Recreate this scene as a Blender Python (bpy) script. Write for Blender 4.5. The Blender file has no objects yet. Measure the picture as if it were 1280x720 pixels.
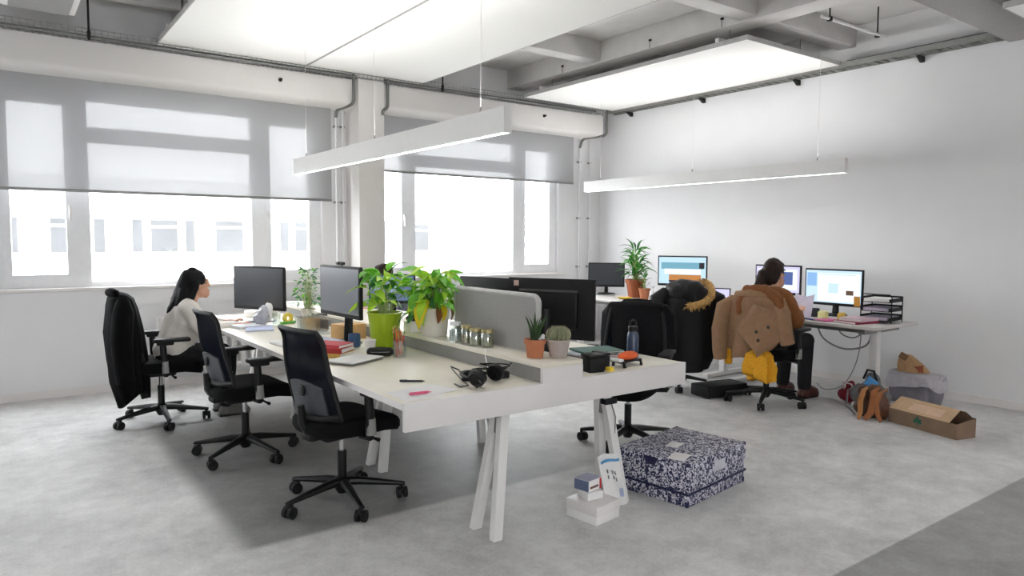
import bpy, bmesh, math, random
from mathutils import Vector, Matrix, Euler, noise

random.seed(7)
SC = bpy.context.scene
COL = SC.collection
PI = math.pi
R = math.radians

# ------------------------------------------------------------------ camera, sky, exposure
cam_d = bpy.data.cameras.new('camera')
cam = bpy.data.objects.new('camera', cam_d)
COL.objects.link(cam)
cam_d.sensor_width = 36.0
cam_d.lens = 24.85
cam_d.clip_start = 0.05
cam_d.clip_end = 400
_yaw, _pitch, _roll = 0.6332, 0.06984, 0.00555
_fw = Vector((math.sin(_yaw) * math.cos(_pitch), math.cos(_yaw) * math.cos(_pitch), -math.sin(_pitch)))
_rt = Vector((math.cos(_yaw), -math.sin(_yaw), 0))
_up = _rt.cross(_fw)
_r2 = _rt * math.cos(_roll) + _up * math.sin(_roll)
_u2 = -_rt * math.sin(_roll) + _up * math.cos(_roll)
cam.matrix_world = Matrix(((_r2.x, _u2.x, -_fw.x, 0), (_r2.y, _u2.y, -_fw.y, 0), (_r2.z, _u2.z, -_fw.z, 1.5), (0, 0, 0, 1)))
SC.camera = cam

SKY = 9.5            # even overcast sky
LAMP_UP = 48.0       # pendant strips
LAMP_DOWN = 30.0
world = bpy.data.worlds.new('overcast_sky')
SC.world = world
world.use_nodes = True
_bg = world.node_tree.nodes['Background']
_bg.inputs['Color'].default_value = (0.96, 0.975, 1.0, 1)
_bg.inputs['Strength'].default_value = SKY

SC.view_settings.view_transform = 'Standard'
SC.view_settings.look = 'None'
SC.view_settings.exposure = 0.38
SC.view_settings.gamma = 1.0
try:
    SC.view_settings.use_curve_mapping = False
    SC.cycles.use_denoising = True
    SC.cycles.max_bounces = 10
    SC.cycles.diffuse_bounces = 6
    SC.cycles.transparent_max_bounces = 16
    SC.cycles.sample_clamp_indirect = 8
    SC.cycles.caustics_reflective = False
    SC.cycles.caustics_refractive = False
except Exception:
    pass


def portal(x0, x1, z0, z1, y, turn=-1):
    d = bpy.data.lights.new('window_portal', 'AREA')
    d.shape = 'RECTANGLE'
    d.size = x1 - x0
    d.size_y = z1 - z0
    d.cycles.is_portal = True
    o = bpy.data.objects.new('window_portal', d)
    o.location = ((x0 + x1) / 2, y, (z0 + z1) / 2)
    o.rotation_euler = (turn * PI / 2, 0, 0)
    COL.objects.link(o)


# ------------------------------------------------------------------ materials
def lin(h):
    h = h.lstrip('#')
    out = []
    for i in (0, 2, 4):
        c = int(h[i:i + 2], 16) / 255
        out.append(c / 12.92 if c <= 0.04045 else ((c + 0.055) / 1.055) ** 2.4)
    return out


MATS = {}


def mat(name, hexc, rough=0.5, metal=0.0, var=0.08, scale=18.0, bump=0.0, bscale=60.0, spec=0.5, trans=0.0, sheen=0.0, stretch=(1, 1, 1)):
    """procedural material: base colour varied by noise, optional fine bump"""
    if name in MATS:
        return MATS[name]
    m = bpy.data.materials.new(name)
    m.use_nodes = True
    nt = m.node_tree
    b = nt.nodes['Principled BSDF']
    c = lin(hexc)
    tc = nt.nodes.new('ShaderNodeTexCoord')
    mp = nt.nodes.new('ShaderNodeMapping')
    mp.inputs['Scale'].default_value = stretch
    nt.links.new(tc.outputs['Object'], mp.inputs['Vector'])
    n = nt.nodes.new('ShaderNodeTexNoise')
    n.inputs['Scale'].default_value = scale
    n.inputs['Detail'].default_value = 4
    nt.links.new(mp.outputs['Vector'], n.inputs['Vector'])
    r = nt.nodes.new('ShaderNodeValToRGB')
    r.color_ramp.elements[0].position = 0.3
    r.color_ramp.elements[1].position = 0.7
    r.color_ramp.elements[0].color = [max(0, x * (1 - var)) for x in c] + [1]
    r.color_ramp.elements[1].color = [min(1, x * (1 + var)) for x in c] + [1]
    nt.links.new(n.outputs['Fac'], r.inputs['Fac'])
    nt.links.new(r.outputs['Color'], b.inputs['Base Color'])
    b.inputs['Roughness'].default_value = rough
    b.inputs['Metallic'].default_value = metal
    b.inputs['Specular IOR Level'].default_value = spec
    if trans:
        b.inputs['Transmission Weight'].default_value = trans
    if sheen:
        b.inputs['Sheen Weight'].default_value = sheen
    if bump:
        n2 = nt.nodes.new('ShaderNodeTexNoise')
        n2.inputs['Scale'].default_value = bscale
        n2.inputs['Detail'].default_value = 3
        nt.links.new(mp.outputs['Vector'], n2.inputs['Vector'])
        bu = nt.nodes.new('ShaderNodeBump')
        bu.inputs['Strength'].default_value = bump
        bu.inputs['Distance'].default_value = 0.01
        nt.links.new(n2.outputs['Fac'], bu.inputs['Height'])
        nt.links.new(bu.outputs['Normal'], b.inputs['Normal'])
    MATS[name] = m
    return m


def emat(name, hexc, strength=1.0):
    if name in MATS:
        return MATS[name]
    m = bpy.data.materials.new(name)
    m.use_nodes = True
    nt = m.node_tree
    nt.nodes.remove(nt.nodes['Principled BSDF'])
    e = nt.nodes.new('ShaderNodeEmission')
    e.inputs['Color'].default_value = lin(hexc) + [1]
    e.inputs['Strength'].default_value = strength
    nt.links.new(e.outputs[0], nt.nodes['Material Output'].inputs['Surface'])
    MATS[name] = m
    return m


def mixmat(name, a, b, fac):
    """mix of two shader builders"""
    m = bpy.data.materials.new(name)
    m.use_nodes = True
    nt = m.node_tree
    nt.nodes.remove(nt.nodes['Principled BSDF'])
    mx = nt.nodes.new('ShaderNodeMixShader')
    mx.inputs[0].default_value = fac
    nt.links.new(a(nt).outputs[0], mx.inputs[1])
    nt.links.new(b(nt).outputs[0], mx.inputs[2])
    nt.links.new(mx.outputs[0], nt.nodes['Material Output'].inputs['Surface'])
    MATS[name] = m
    return m


def sh(kind, col, rough=None):
    def f(nt):
        n = nt.nodes.new('ShaderNodeBsdf' + kind)
        n.inputs['Color'].default_value = list(col) + [1]
        if rough is not None and 'Roughness' in n.inputs:
            n.inputs['Roughness'].default_value = rough
        return n
    return f


def floor_mat(name, hexc, var):
    """polished concrete: mottling, a soft-edged darker area below the bench and a darker strip nearest the camera"""
    m = bpy.data.materials.new(name)
    m.use_nodes = True
    nt = m.node_tree
    b = nt.nodes['Principled BSDF']
    c = lin(hexc)
    tc = nt.nodes.new('ShaderNodeTexCoord')
    L = nt.links.new

    def nz(s, d, ro):
        n = nt.nodes.new('ShaderNodeTexNoise')
        n.inputs['Scale'].default_value = s
        n.inputs['Detail'].default_value = d
        n.inputs['Roughness'].default_value = ro
        L(tc.outputs['Object'], n.inputs['Vector'])
        return n.outputs['Fac']

    def mth(op, a, b_, c_=None):
        n = nt.nodes.new('ShaderNodeMath'); n.operation = op
        for i, v in enumerate((a, b_, c_)):
            if v is None:
                continue
            if isinstance(v, (int, float)):
                n.inputs[i].default_value = v
            else:
                L(v, n.inputs[i])
        return n.outputs[0]

    def ramp(v, lo, hi):
        n = nt.nodes.new('ShaderNodeMapRange'); n.interpolation_type = 'SMOOTHSTEP'
        n.inputs[1].default_value = lo; n.inputs[2].default_value = hi
        L(v, n.inputs[0])
        return n.outputs[0]
    sep = nt.nodes.new('ShaderNodeSeparateXYZ')
    L(tc.outputs['Object'], sep.inputs[0])
    X, Y = sep.outputs[0], sep.outputs[1]
    big, med, fine = nz(1.3, 6, .65), nz(7.0, 8, .72), nz(55, 4, .7)
    k = mth('MULTIPLY_ADD', med, .75, mth('MULTIPLY_ADD', fine, .42, big))
    r = nt.nodes.new('ShaderNodeValToRGB')
    r.color_ramp.elements[0].position = .58
    r.color_ramp.elements[1].position = 1.0
    kk = mth('MULTIPLY', k, .74)
    L(kk, r.inputs['Fac'])
    r.color_ramp.elements[0].color = [x * (1 - var) for x in c] + [1]
    r.color_ramp.elements[1].color = [min(1, x * (1 + var)) for x in c] + [1]
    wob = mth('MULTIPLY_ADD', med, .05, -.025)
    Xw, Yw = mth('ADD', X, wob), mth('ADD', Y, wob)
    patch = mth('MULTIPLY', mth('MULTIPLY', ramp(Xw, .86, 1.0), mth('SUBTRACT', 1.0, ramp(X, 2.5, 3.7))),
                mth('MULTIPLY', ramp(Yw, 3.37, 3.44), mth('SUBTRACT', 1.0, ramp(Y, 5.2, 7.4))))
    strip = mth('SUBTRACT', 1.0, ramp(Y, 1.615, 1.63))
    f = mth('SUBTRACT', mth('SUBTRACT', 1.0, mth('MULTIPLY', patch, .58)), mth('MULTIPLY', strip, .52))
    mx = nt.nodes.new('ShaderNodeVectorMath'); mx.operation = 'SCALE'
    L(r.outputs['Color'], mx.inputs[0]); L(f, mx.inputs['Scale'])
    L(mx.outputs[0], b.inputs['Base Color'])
    L(mth('MULTIPLY_ADD', med, .25, .38), b.inputs['Roughness'])
    b.inputs['Specular IOR Level'].default_value = .3
    bu = nt.nodes.new('ShaderNodeBump')
    bu.inputs['Strength'].default_value = .10
    bu.inputs['Distance'].default_value = .004
    L(med, bu.inputs['Height'])
    L(bu.outputs['Normal'], b.inputs['Normal'])
    return m


WALL = mat('white_plaster', 'E8E7E8', 0.85, var=0.012, scale=3, bump=0.03, bscale=90)
WALLG = mat('greyish_plaster', 'DFDCD9', 0.85, var=0.015, scale=3, bump=0.04, bscale=80)
CEIL = mat('painted_concrete', 'CFCDCA', 0.9, var=0.05, scale=5, bump=0.08, bscale=50)
SOFFIT = mat('speckled_acoustic_plaster', 'A09E9D', 0.95, var=0.10, scale=90, bump=0.1, bscale=120)
PANEL = mat('white_acoustic_felt', 'F4F3EF', 0.95, var=0.01, scale=30)
FRAMEW = mat('white_window_frame', 'ECECEE', 0.45, var=0.02)
FLOOR_A = floor_mat('mottled_concrete', 'CAC9C8', .34)
FLOOR_C = mat('dull_floor_cover', '77777A', .5)
WHITE_LAC = mat('white_lacquer', 'E4E0DE', 0.4, var=0.015, scale=6)
DESKTOP = mat('cream_laminate', 'E9E2D3', 0.4, var=0.02, scale=12)
WHITE_MET = mat('white_powder_coat', 'E2E0DE', 0.4, var=0.015)
GREY_MET = mat('grey_metal', '8F8F8D', 0.4, 0.6, var=0.05)
DGREY_MET = mat('dull_grey_steel', '787874', 0.5, 0.4, var=0.06)
CHROME = mat('chrome', 'C8C8C8', 0.15, 1.0, var=0.02)
BLACKP = mat('black_plastic', '0B0B0D', 0.42, var=0.15, spec=.35)
BLACKM = mat('matte_black_plastic', '101012', 0.6, var=0.12, spec=.35)
SEATB = mat('black_seat_fabric', '09090B', 0.9, var=0.25, scale=120, bump=0.2, bscale=300, spec=.2)
LUMBAR = mat('grey_lumbar_plastic', '383A40', 0.5, var=0.08)
GREYFELT = mat('grey_felt', '9B9A98', 0.95, var=0.05, scale=80, bump=0.1, bscale=200)
GREYSIDE = mat('grey_laminate', '8B8A88', 0.5, var=0.04)
TERRA = mat('terracotta', 'B4714F', 0.8, var=0.08, scale=20, bump=0.05)
TERRAD = mat('brown_terracotta', '93502F', 0.75, var=0.08, scale=20)
SOIL = mat('potting_soil', '2E2119', 0.95, var=0.4, scale=80, bump=0.5)
SKIN = mat('skin', 'C99A80', 0.55, var=0.05, scale=20)
LENS = mat('screen_glass_dark', '34373D', 0.28, var=0.03, scale=2)
LENSG = mat('screen_glass_grey', '83878F', 0.25, var=0.03, scale=2)
PAPER = mat('white_paper', 'EDEBEA', 0.8, var=0.015)
CARD = mat('brown_cardboard', 'A98C6E', 0.85, var=0.07, scale=14)
CARDD = mat('dark_cardboard_side', '7D6653', 0.85, var=0.08, scale=14)

GLASS = mixmat('window_glass', sh('Transparent', (0.97, 0.98, 0.98)), sh('Glossy', (1, 1, 1), 0.02), 0.05)
MESHB = mixmat('dark_mesh_weave', sh('Diffuse', (0.010, 0.012, 0.018)), sh('Transparent', (1, 1, 1)), 0.012)


def blind_mat():
    m = bpy.data.materials.new('grey_roller_blind_weave')
    m.use_nodes = True
    nt = m.node_tree
    nt.nodes.remove(nt.nodes['Principled BSDF'])
    t = nt.nodes.new('ShaderNodeBsdfTranslucent'); t.inputs['Color'].default_value = (0.047, 0.047, 0.048, 1)
    d = nt.nodes.new('ShaderNodeBsdfDiffuse'); d.inputs['Color'].default_value = (0.36, 0.36, 0.365, 1)
    a = nt.nodes.new('ShaderNodeAddShader')
    nt.links.new(t.outputs[0], a.inputs[0]); nt.links.new(d.outputs[0], a.inputs[1])
    tr = nt.nodes.new('ShaderNodeBsdfTransparent')
    mx = nt.nodes.new('ShaderNodeMixShader')
    w = nt.nodes.new('ShaderNodeTexWave'); w.inputs['Scale'].default_value = 60; w.bands_direction = 'Z'
    tc = nt.nodes.new('ShaderNodeTexCoord')
    nt.links.new(tc.outputs['Object'], w.inputs['Vector'])
    mr = nt.nodes.new('ShaderNodeMapRange'); mr.inputs[3].default_value = 0.030; mr.inputs[4].default_value = 0.046
    nt.links.new(w.outputs['Fac'], mr.inputs[0]); nt.links.new(mr.outputs[0], mx.inputs[0])
    nt.links.new(a.outputs[0], mx.inputs[1]); nt.links.new(tr.outputs[0], mx.inputs[2])
    nt.links.new(mx.outputs[0], nt.nodes['Material Output'].inputs['Surface'])
    return m


BLIND = blind_mat()


# ------------------------------------------------------------------ mesh builder
class MB:
    def __init__(self):
        self.bm = bmesh.new()

    def box(self, c, s, rot=(0, 0, 0), bev=0.0, seg=2, M=None):
        m = Matrix.Translation(c) @ Euler(rot).to_matrix().to_4x4() @ Matrix.Diagonal((s[0], s[1], s[2], 1))
        if M is not None:
            m = M @ m
        g = bmesh.ops.create_cube(self.bm, size=1, matrix=m)
        if bev > 0:
            es = list({e for v in g['verts'] for e in v.link_edges})
            bmesh.ops.bevel(self.bm, geom=es, offset=bev, segments=seg, affect='EDGES', profile=0.5)
        return self

    def span(self, a, b, bev=0.0):
        return self.box([(p + q) / 2 for p, q in zip(a, b)], [abs(q - p) for p, q in zip(a, b)], bev=bev)

    def frame(self, x0, x1, z0, z1, y0, y1, tl, tr, tb, tt):
        self.span((x0, y0, z0), (x1, y1, z0 + tb)); self.span((x0, y0, z1 - tt), (x1, y1, z1))
        self.span((x0, y0, z0 + tb), (x0 + tl, y1, z1 - tt)); self.span((x1 - tr, y0, z0 + tb), (x1, y1, z1 - tt))
        return self

    def ring(self, pts):
        return [self.bm.verts.new(p) for p in pts]

    def loft(self, rings, cap=True, close=True):
        vs = [self.ring(r) for r in rings]
        n = len(vs[0])
        for a, b in zip(vs, vs[1:]):
            for i in range(n if close else n - 1):
                j = (i + 1) % n
                try:
                    self.bm.faces.new((a[i], a[j], b[j], b[i]))
                except ValueError:
                    pass
        if cap and close:
            for r, fl in ((vs[0], True), (vs[-1], False)):
                try:
                    self.bm.faces.new(r[::-1] if fl else r)
                except ValueError:
                    pass
        return self

    def tube(self, path, r, n=8, cap=True, flat=1.0):
        path = [Vector(p) for p in path]
        rs = r if isinstance(r, (list, tuple)) else [r] * len(path)
        up = None
        rings = []
        for i, p in enumerate(path):
            t = (path[min(i + 1, len(path) - 1)] - path[max(i - 1, 0)])
            if t.length < 1e-9:
                t = Vector((0, 0, 1))
            t.normalize()
            if up is None:
                up = t.orthogonal().normalized() if abs(t.z) > 0.9 else (Vector((0, 0, 1)) - t * t.z).normalized()
            else:
                up = (up - t * up.dot(t))
                up = up.normalized() if up.length > 1e-6 else t.orthogonal().normalized()
            s = t.cross(up)
            rings.append([p + (up * math.cos(2 * PI * k / n) * flat + s * math.sin(2 * PI * k / n)) * rs[i] for k in range(n)])
        return self.loft(rings, cap)

    def cyl(self, a, b, r0, r1=None, n=16):
        return self.tube([a, b], [r0, r0 if r1 is None else r1], n)

    def lathe(self, prof, c=(0, 0, 0), n=24, cap=True, M=None):
        rings = []
        for r, z in prof:
            pts = [Vector((c[0] + r * math.cos(2 * PI * k / n), c[1] + r * math.sin(2 * PI * k / n), c[2] + z)) for k in range(n)]
            if M is not None:
                pts = [M @ p for p in pts]
            rings.append(pts)
        return self.loft(rings, cap)

    def ball(self, c, r, s=(1, 1, 1), sub=2, rot=(0, 0, 0)):
        m = Matrix.Translation(c) @ Euler(rot).to_matrix().to_4x4() @ Matrix.Diagonal((r * s[0], r * s[1], r * s[2], 1))
        bmesh.ops.create_icosphere(self.bm, subdivisions=sub, radius=1, matrix=m)
        return self

    def prism(self, pts, d, M=None):
        """polygon pts (3-D) extruded by the vector d"""
        a = [Vector(p) for p in pts]
        b = [p + Vector(d) for p in a]
        if M is not None:
            a = [M @ p for p in a]; b = [M @ p for p in b]
        return self.loft([a, b])

    def grid(self, f, nu, nv, thick=0.0):
        vs = [[self.bm.verts.new(f(i / nu, j / nv)) for j in range(nv + 1)] for i in range(nu + 1)]
        fs = []
        for i in range(nu):
            for j in range(nv):
                fs.append(self.bm.faces.new((vs[i][j], vs[i + 1][j], vs[i + 1][j + 1], vs[i][j + 1])))
        if thick:
            bmesh.ops.recalc_face_normals(self.bm, faces=fs)
            bmesh.ops.solidify(self.bm, geom=fs, thickness=thick)
        return self

    def mesh(self, name, smooth=35):
        bm = self.bm
        bmesh.ops.recalc_face_normals(bm, faces=bm.faces[:])
        me = bpy.data.meshes.new(name)
        bm.to_mesh(me)
        bm.free()
        if smooth:
            me.polygons.foreach_set('use_smooth', [True] * len(me.polygons))
            me.set_sharp_from_angle(angle=R(smooth))
        return me

    def build(self, name, material, parent=None, smooth=35, loc=None, rot=None, label=None):
        me = self.mesh(name, smooth)
        return place(name, me, material, parent, loc, rot, label)


def place(name, me, material=None, parent=None, loc=None, rot=None, label=None):
    if material is not None and not me.materials:
        for mm in (material if isinstance(material, (list, tuple)) else [material]):
            me.materials.append(mm)
    o = bpy.data.objects.new(name, me)
    COL.objects.link(o)
    if parent is not None:
        o.parent = parent
    if loc is not None:
        o.location = loc
    if rot is not None:
        o.rotation_euler = rot
    if label:
        o['label'] = label
    return o


def tag(o, label, cat, group=None, kind=None):
    o['label'] = label
    o['category'] = cat
    if group:
        o['group'] = group
    if kind:
        o['kind'] = kind
    return o


def thing(name, label, cat, loc=(0, 0, 0), rz=0.0, group=None):
    o = bpy.data.objects.new(name, None)
    COL.objects.link(o)
    o.empty_display_size = 0.1
    o.location = loc
    o.rotation_euler = (0, 0, rz)
    return tag(o, label, cat, group)


def struct(o):
    o['kind'] = 'structure'
    return o


def empty_struct(name, loc=(0, 0, 0)):
    o = bpy.data.objects.new(name, None)
    COL.objects.link(o)
    o.location = loc
    o['kind'] = 'structure'
    return o


KIDS = {}


def copy_tree(o, label=None, loc=None, rz=None):
    kids = {}
    for x in bpy.data.objects:
        if x.parent:
            kids.setdefault(x.parent.name, []).append(x)

    def rec(src, par):
        c = src.copy()
        COL.objects.link(c)
        if par is not None:
            c.parent = par
        for ch in kids.get(src.name, []):
            rec(ch, c)
        return c
    r = rec(o, None)
    if label:
        r['label'] = label
    if loc is not None:
        r.location = loc
    if rz is not None:
        r.rotation_euler = (0, 0, rz)
    return r


def evaluated(o):
    dg = bpy.context.evaluated_depsgraph_get()
    me = bpy.data.meshes.new_from_object(o.evaluated_get(dg))
    old = o.data
    bpy.data.objects.remove(o)
    bpy.data.meshes.remove(old)
    return me


def blob(name, caps, material, parent=None, balls=(), voxel=0.012, smooth=4, ruffle=0.0, rscale=6.0, seed=0, squash=None, label=None):
    """one continuous surface grown over tapered limbs (p0, p1, r0, r1) and ellipsoids (c, (rx, ry, rz))"""
    mb = MB()
    for p0, p1, r0, r1 in caps:
        mb.tube([p0, p1], [r0, r1], 12)
        mb.ball(p0, r0, sub=2)
        mb.ball(p1, r1, sub=2)
    for b in balls:
        mb.ball(b[0], 1.0, b[1], sub=3, rot=b[2] if len(b) > 2 else (0, 0, 0))
    me = mb.mesh(name, 0)
    o = bpy.data.objects.new(name + '_grow', me)
    COL.objects.link(o)
    md = o.modifiers.new('remesh', 'REMESH')
    md.mode = 'VOXEL'
    md.voxel_size = voxel
    sm = o.modifiers.new('smooth', 'SMOOTH')
    sm.iterations = smooth
    me = evaluated(o)
    me.name = name
    if ruffle:
        me.calc_loop_triangles()
        sv = Vector((seed * 3.1, seed * 1.7, seed))
        new = []
        for v in me.vertices:
            p = v.co
            k = noise.noise(Vector((p.x * rscale, p.y * rscale, p.z * rscale * 0.55)) + sv)
            k += 0.5 * noise.noise(Vector((p.x * rscale * 2.3, p.y * rscale * 2.3, p.z * rscale)) + sv)
            new.append(p + v.normal * k * ruffle)
        for v, p in zip(me.vertices, new):
            v.co = p
    me.polygons.foreach_set('use_smooth', [True] * len(me.polygons))
    me.materials.clear()
    return place(name, me, material, parent, label=label)


def drape(name, levels, material, parent=None, n=56, fold=0.03, k=(5, 9), seed=0, sub=6, power=0.7, label=None, cut=None):
    """hanging cloth: levels (z, cx, cy, hx, hy) from top to bottom, with folds growing downwards"""
    rnd = random.Random(seed)
    ph = [rnd.uniform(0, 6.28) for _ in range(4)]
    rings = []
    L = []
    for a, b in zip(levels, levels[1:]):
        for s in range(sub):
            t = s / sub
            L.append([p + (q - p) * t for p, q in zip(a, b)])
    L.append(list(levels[-1]))
    zt, zb = L[0][0], L[-1][0]
    for z, cx, cy, hx, hy in L:
        t = (zt - z) / (zt - zb)
        am = fold * min(1, 0.15 + 1.2 * t)
        pts = []
        for i in range(n):
            th = 2 * PI * i / n
            c, s = math.cos(th), math.sin(th)
            x = hx * math.copysign(abs(c) ** power, c)
            y = hy * math.copysign(abs(s) ** power, s)
            w = am * (math.sin(k[0] * th + ph[0] + 1.2 * t) + 0.6 * math.sin(k[1] * th + ph[1] - 1.5 * t)
                      + 0.9 * noise.noise(Vector((2.2 * c, 2.2 * s, 3 * t + seed))))
            d = math.hypot(x, y) or 1
            dz = 0.0
            if cut:
                dz = cut(th, t)
            pts.append(Vector((cx + x + w * x / d, cy + y + w * y / d, z + dz)))
        rings.append(pts)
    mb = MB()
    # rounded closed top
    top = rings[0]
    cc = sum(top, Vector()) / n
    rings = [[cc + (p - cc) * 0.45 + Vector((0, 0, 0.012)) for p in top]] + rings
    mb.loft(rings, cap=True)
    return mb.build(name, material, parent, smooth=80, label=label)


# ------------------------------------------------------------------ the room
XR, YB, XL, YF, ZC = 7.3, 7.75, -4.0, -3.5, 3.72


def build_shell():
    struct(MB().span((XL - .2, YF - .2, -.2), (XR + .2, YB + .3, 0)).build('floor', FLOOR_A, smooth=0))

    # back wall with three window openings
    w = MB()
    ops = [(-3.48, -0.46), (0.0, 3.02), (3.48, 6.50)]
    z0, z1 = 1.0, 2.87
    w.span((XL - .2, YB, 0), (XR + .2, YB + .3, z0))
    w.span((XL - .2, YB, z1), (XR + .2, YB + .3, ZC + .1))
    e = [XL - .2] + [v for o in ops for v in o] + [XR + .2]
    for a, b in zip(e[::2], e[1::2]):
        w.span((a, YB, z0), (b, YB + .3, z1))
    w.span((XL, YB - .022, .835), (XR, YB + .01, .985))      # proud band below the sill
    struct(w.build('wall_back', WALL, smooth=0))
    for i, (a, b) in enumerate(ops):
        portal(a, b, z0, z1, YB + .32)
    struct(MB().span((XR, YF - .2, 0), (XR + .2, YB + .3, ZC + .1)).build('wall_right', WALL, smooth=0))
    struct(MB().span((XL - .2, YF - .2, 0), (XL, YB + .3, ZC + .1)).build('wall_left', WALL, smooth=0))
    w = MB()
    w.span((XL - .2, YF - .2, 0), (XR + .2, YF, z0)).span((XL - .2, YF - .2, z1), (XR + .2, YF, ZC + .1))
    fo = [(-2.0, 1.02)]  # opening for the fill window added behind the camera
    e = [XL - .2] + [v for o in fo for v in o] + [XR + .2]
    for a, b in zip(e[::2], e[1::2]):
        w.span((a, YF - .2, z0), (b, YF, z1))
    for a, b in fo:
        portal(a, b, z0, z1, YF - .22, 1)
    struct(w.build('wall_front', WALL, smooth=0))
    struct(MB().span((XL, YB - .015, 0), (3.31, YB, .075)).build('baseboard_back', WHITE_LAC, smooth=0))
    struct(MB().span((XR - .015, YF, 0), (XR, YB - .02, .075)).build('baseboard_right', WHITE_LAC, smooth=0))

    # ceiling slab with its ribs
    c = empty_struct('ceiling')
    MB().span((XL - .2, YF - .2, ZC), (XR + .2, YB + .3, ZC + .2)).build('slab', CEIL, c, smooth=0)
    for x in (-2.3, 1.64, 5.72):
        MB().span((x - .13, 2.5, ZC - .24), (x + .13, YB, ZC), bev=.01).build('main_beam', CEIL, c)
    for y in (1.0, 3.93, 5.96):
        for a, b in ((XL, -2.43), (-2.17, 1.51), (1.77, 5.59), (5.85, XR)):
            MB().span((a, y - .0, ZC - .22), (b, y + .2, ZC), bev=.01).build('cross_beam', CEIL, c)
    for y in (6.75, 7.25):
        MB().span((XL, y, ZC - .12), (1.5, y + .12, ZC), bev=.01).build('rib', CEIL, c)
    s = MB().span((XL, 2.20, 3.25), (XR, 2.55, ZC), bev=.01).build('trim_3', SOFFIT)
    struct(s)

    # boxed lintel above the blinds, in two lengths either side of the column
    def lintel(name, a, b):
        prof = [(a, 7.45, 3.24), (a, 7.45, 3.01), (a, 7.46, 2.985), (a, 7.485, 2.965), (a, 7.55, 2.945), (a, 7.63, 2.935), (a, 7.76, 2.935), (a, 7.76, 3.24)]
        struct(MB().prism(prof, (b - a, 0, 0)).build(name, WALLG, smooth=50))
    lintel('trim_1', XL, 3.31)
    lintel('trim_2', 3.63, 7.06)
    struct(MB().span((3.315, 7.40, 0), (3.625, YB + .1, ZC), bev=.004).build('column', WALLG))


def window(name, x0):
    """x0: left edge of the opening, 3.02 wide"""
    g = empty_struct(name, (x0, YB, 0))
    za, zb = 1.0, 2.87
    y0, y1 = .06, .13
    f = MB()
    f.frame(0, 3.02, za, zb, y0, y1, .075, .075, .065, .10)
    f.build('window_frame', FRAMEW, g, smooth=0)
    for a, b in ((.625, .755), (2.255, 2.395)):
        MB().span((a, y0 - .01, za), (b, y1, zb)).build('mullion', FRAMEW, g, smooth=0)
    MB().span((.755, y0, 2.385), (2.255, y1, 2.53), bev=.005).build('transom', FRAMEW, g)
    for a, b in ((.075, .625), (2.395, 2.945)):      # two opening casements
        s = MB()
        t = .062
        s.frame(a, b, za + .06, zb - .10, y0 - .015, y1 - .01, t, t, t + .02, t)
        so = s.build('sash', FRAMEW, g, smooth=0)
        hx = b - .03 if a < 1 else a + .03
        h = MB().box((hx, y0 - .03, 1.75), (.025, .02, .07), bev=.004).box((hx, y0 - .05, 1.70), (.018, .018, .12), bev=.004)
        h.build('handle', WHITE_MET, so)
        MB().span((a + t, .085, za + .08), (b - t, .091, zb - .16)).build('pane', GLASS, g, smooth=0)
    MB().span((.755, .085, za + .06), (2.255, .091, 2.386)).build('pane', GLASS, g, smooth=0)
    MB().span((.755, .085, 2.529), (2.255, .091, zb - .1)).build('pane', GLASS, g, smooth=0)
    MB().span((-.10, -.05, za - .012), (3.12, .07, za + .018), bev=.006).build('window_sill', WHITE_LAC, g)
    return g


def blind(x0, x1, zb, label):
    t = thing('roller_blind', label, 'blind', (x0, 7.665, zb), 0, 'roller blinds')
    w = x1 - x0
    MB().grid(lambda u, v: (u * w, 0, .02 + v * (2.94 - zb)), 8, 6).build('blind_fabric', BLIND, t, smooth=0)
    MB().span((0, -.008, 0), (w, .008, .026), bev=.004).build('bottom_bar', GREY_MET, t)
    MB().tube([(0, .03, 2.985 - zb), (w, .03, 2.985 - zb)], .022, 12).build('roller_tube', GREY_MET, t)
    MB().span((w + .006, -.01, 2.5 - zb), (w + .012, -.004, 2.95 - zb)).build('side_guide', WHITE_MET, t)


build_shell()
window('window_1', 0.0)
window('window_2', 3.48)
window('window_3', -3.48)
for n_, x_ in (('window_added', 1.02),):          # unseen window added behind the camera as front fill
    g_ = window(n_, 0.0)
    g_.location = (x_, YF, 0)
    g_.rotation_euler = (0, 0, PI)
blind(0.02, 3.10, 1.905, 'grey roller blind drawn halfway over the window behind the dark-haired woman')
blind(3.64, 6.70, 2.275, 'grey roller blind over the window right of the column')

# ------------------------------------------------------------------ the street outside
FACADE = mat('white_render_facade', 'E8E8E8', 0.9, var=0.02, scale=1)
FGLASS = mat('pale_facade_glass', '3C3D3F', 0.3, var=0.25, scale=0.7)
FGLASS2 = mat('blue_grey_facade_panel', '6A6E74', 0.5, var=0.1, scale=0.7)
PALE = mat('hazy_tower_render', 'F0F0F0', 0.9, var=0.01)
PALE2 = mat('hazy_tower_band', '5E6268', 0.9, var=0.03)


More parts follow.
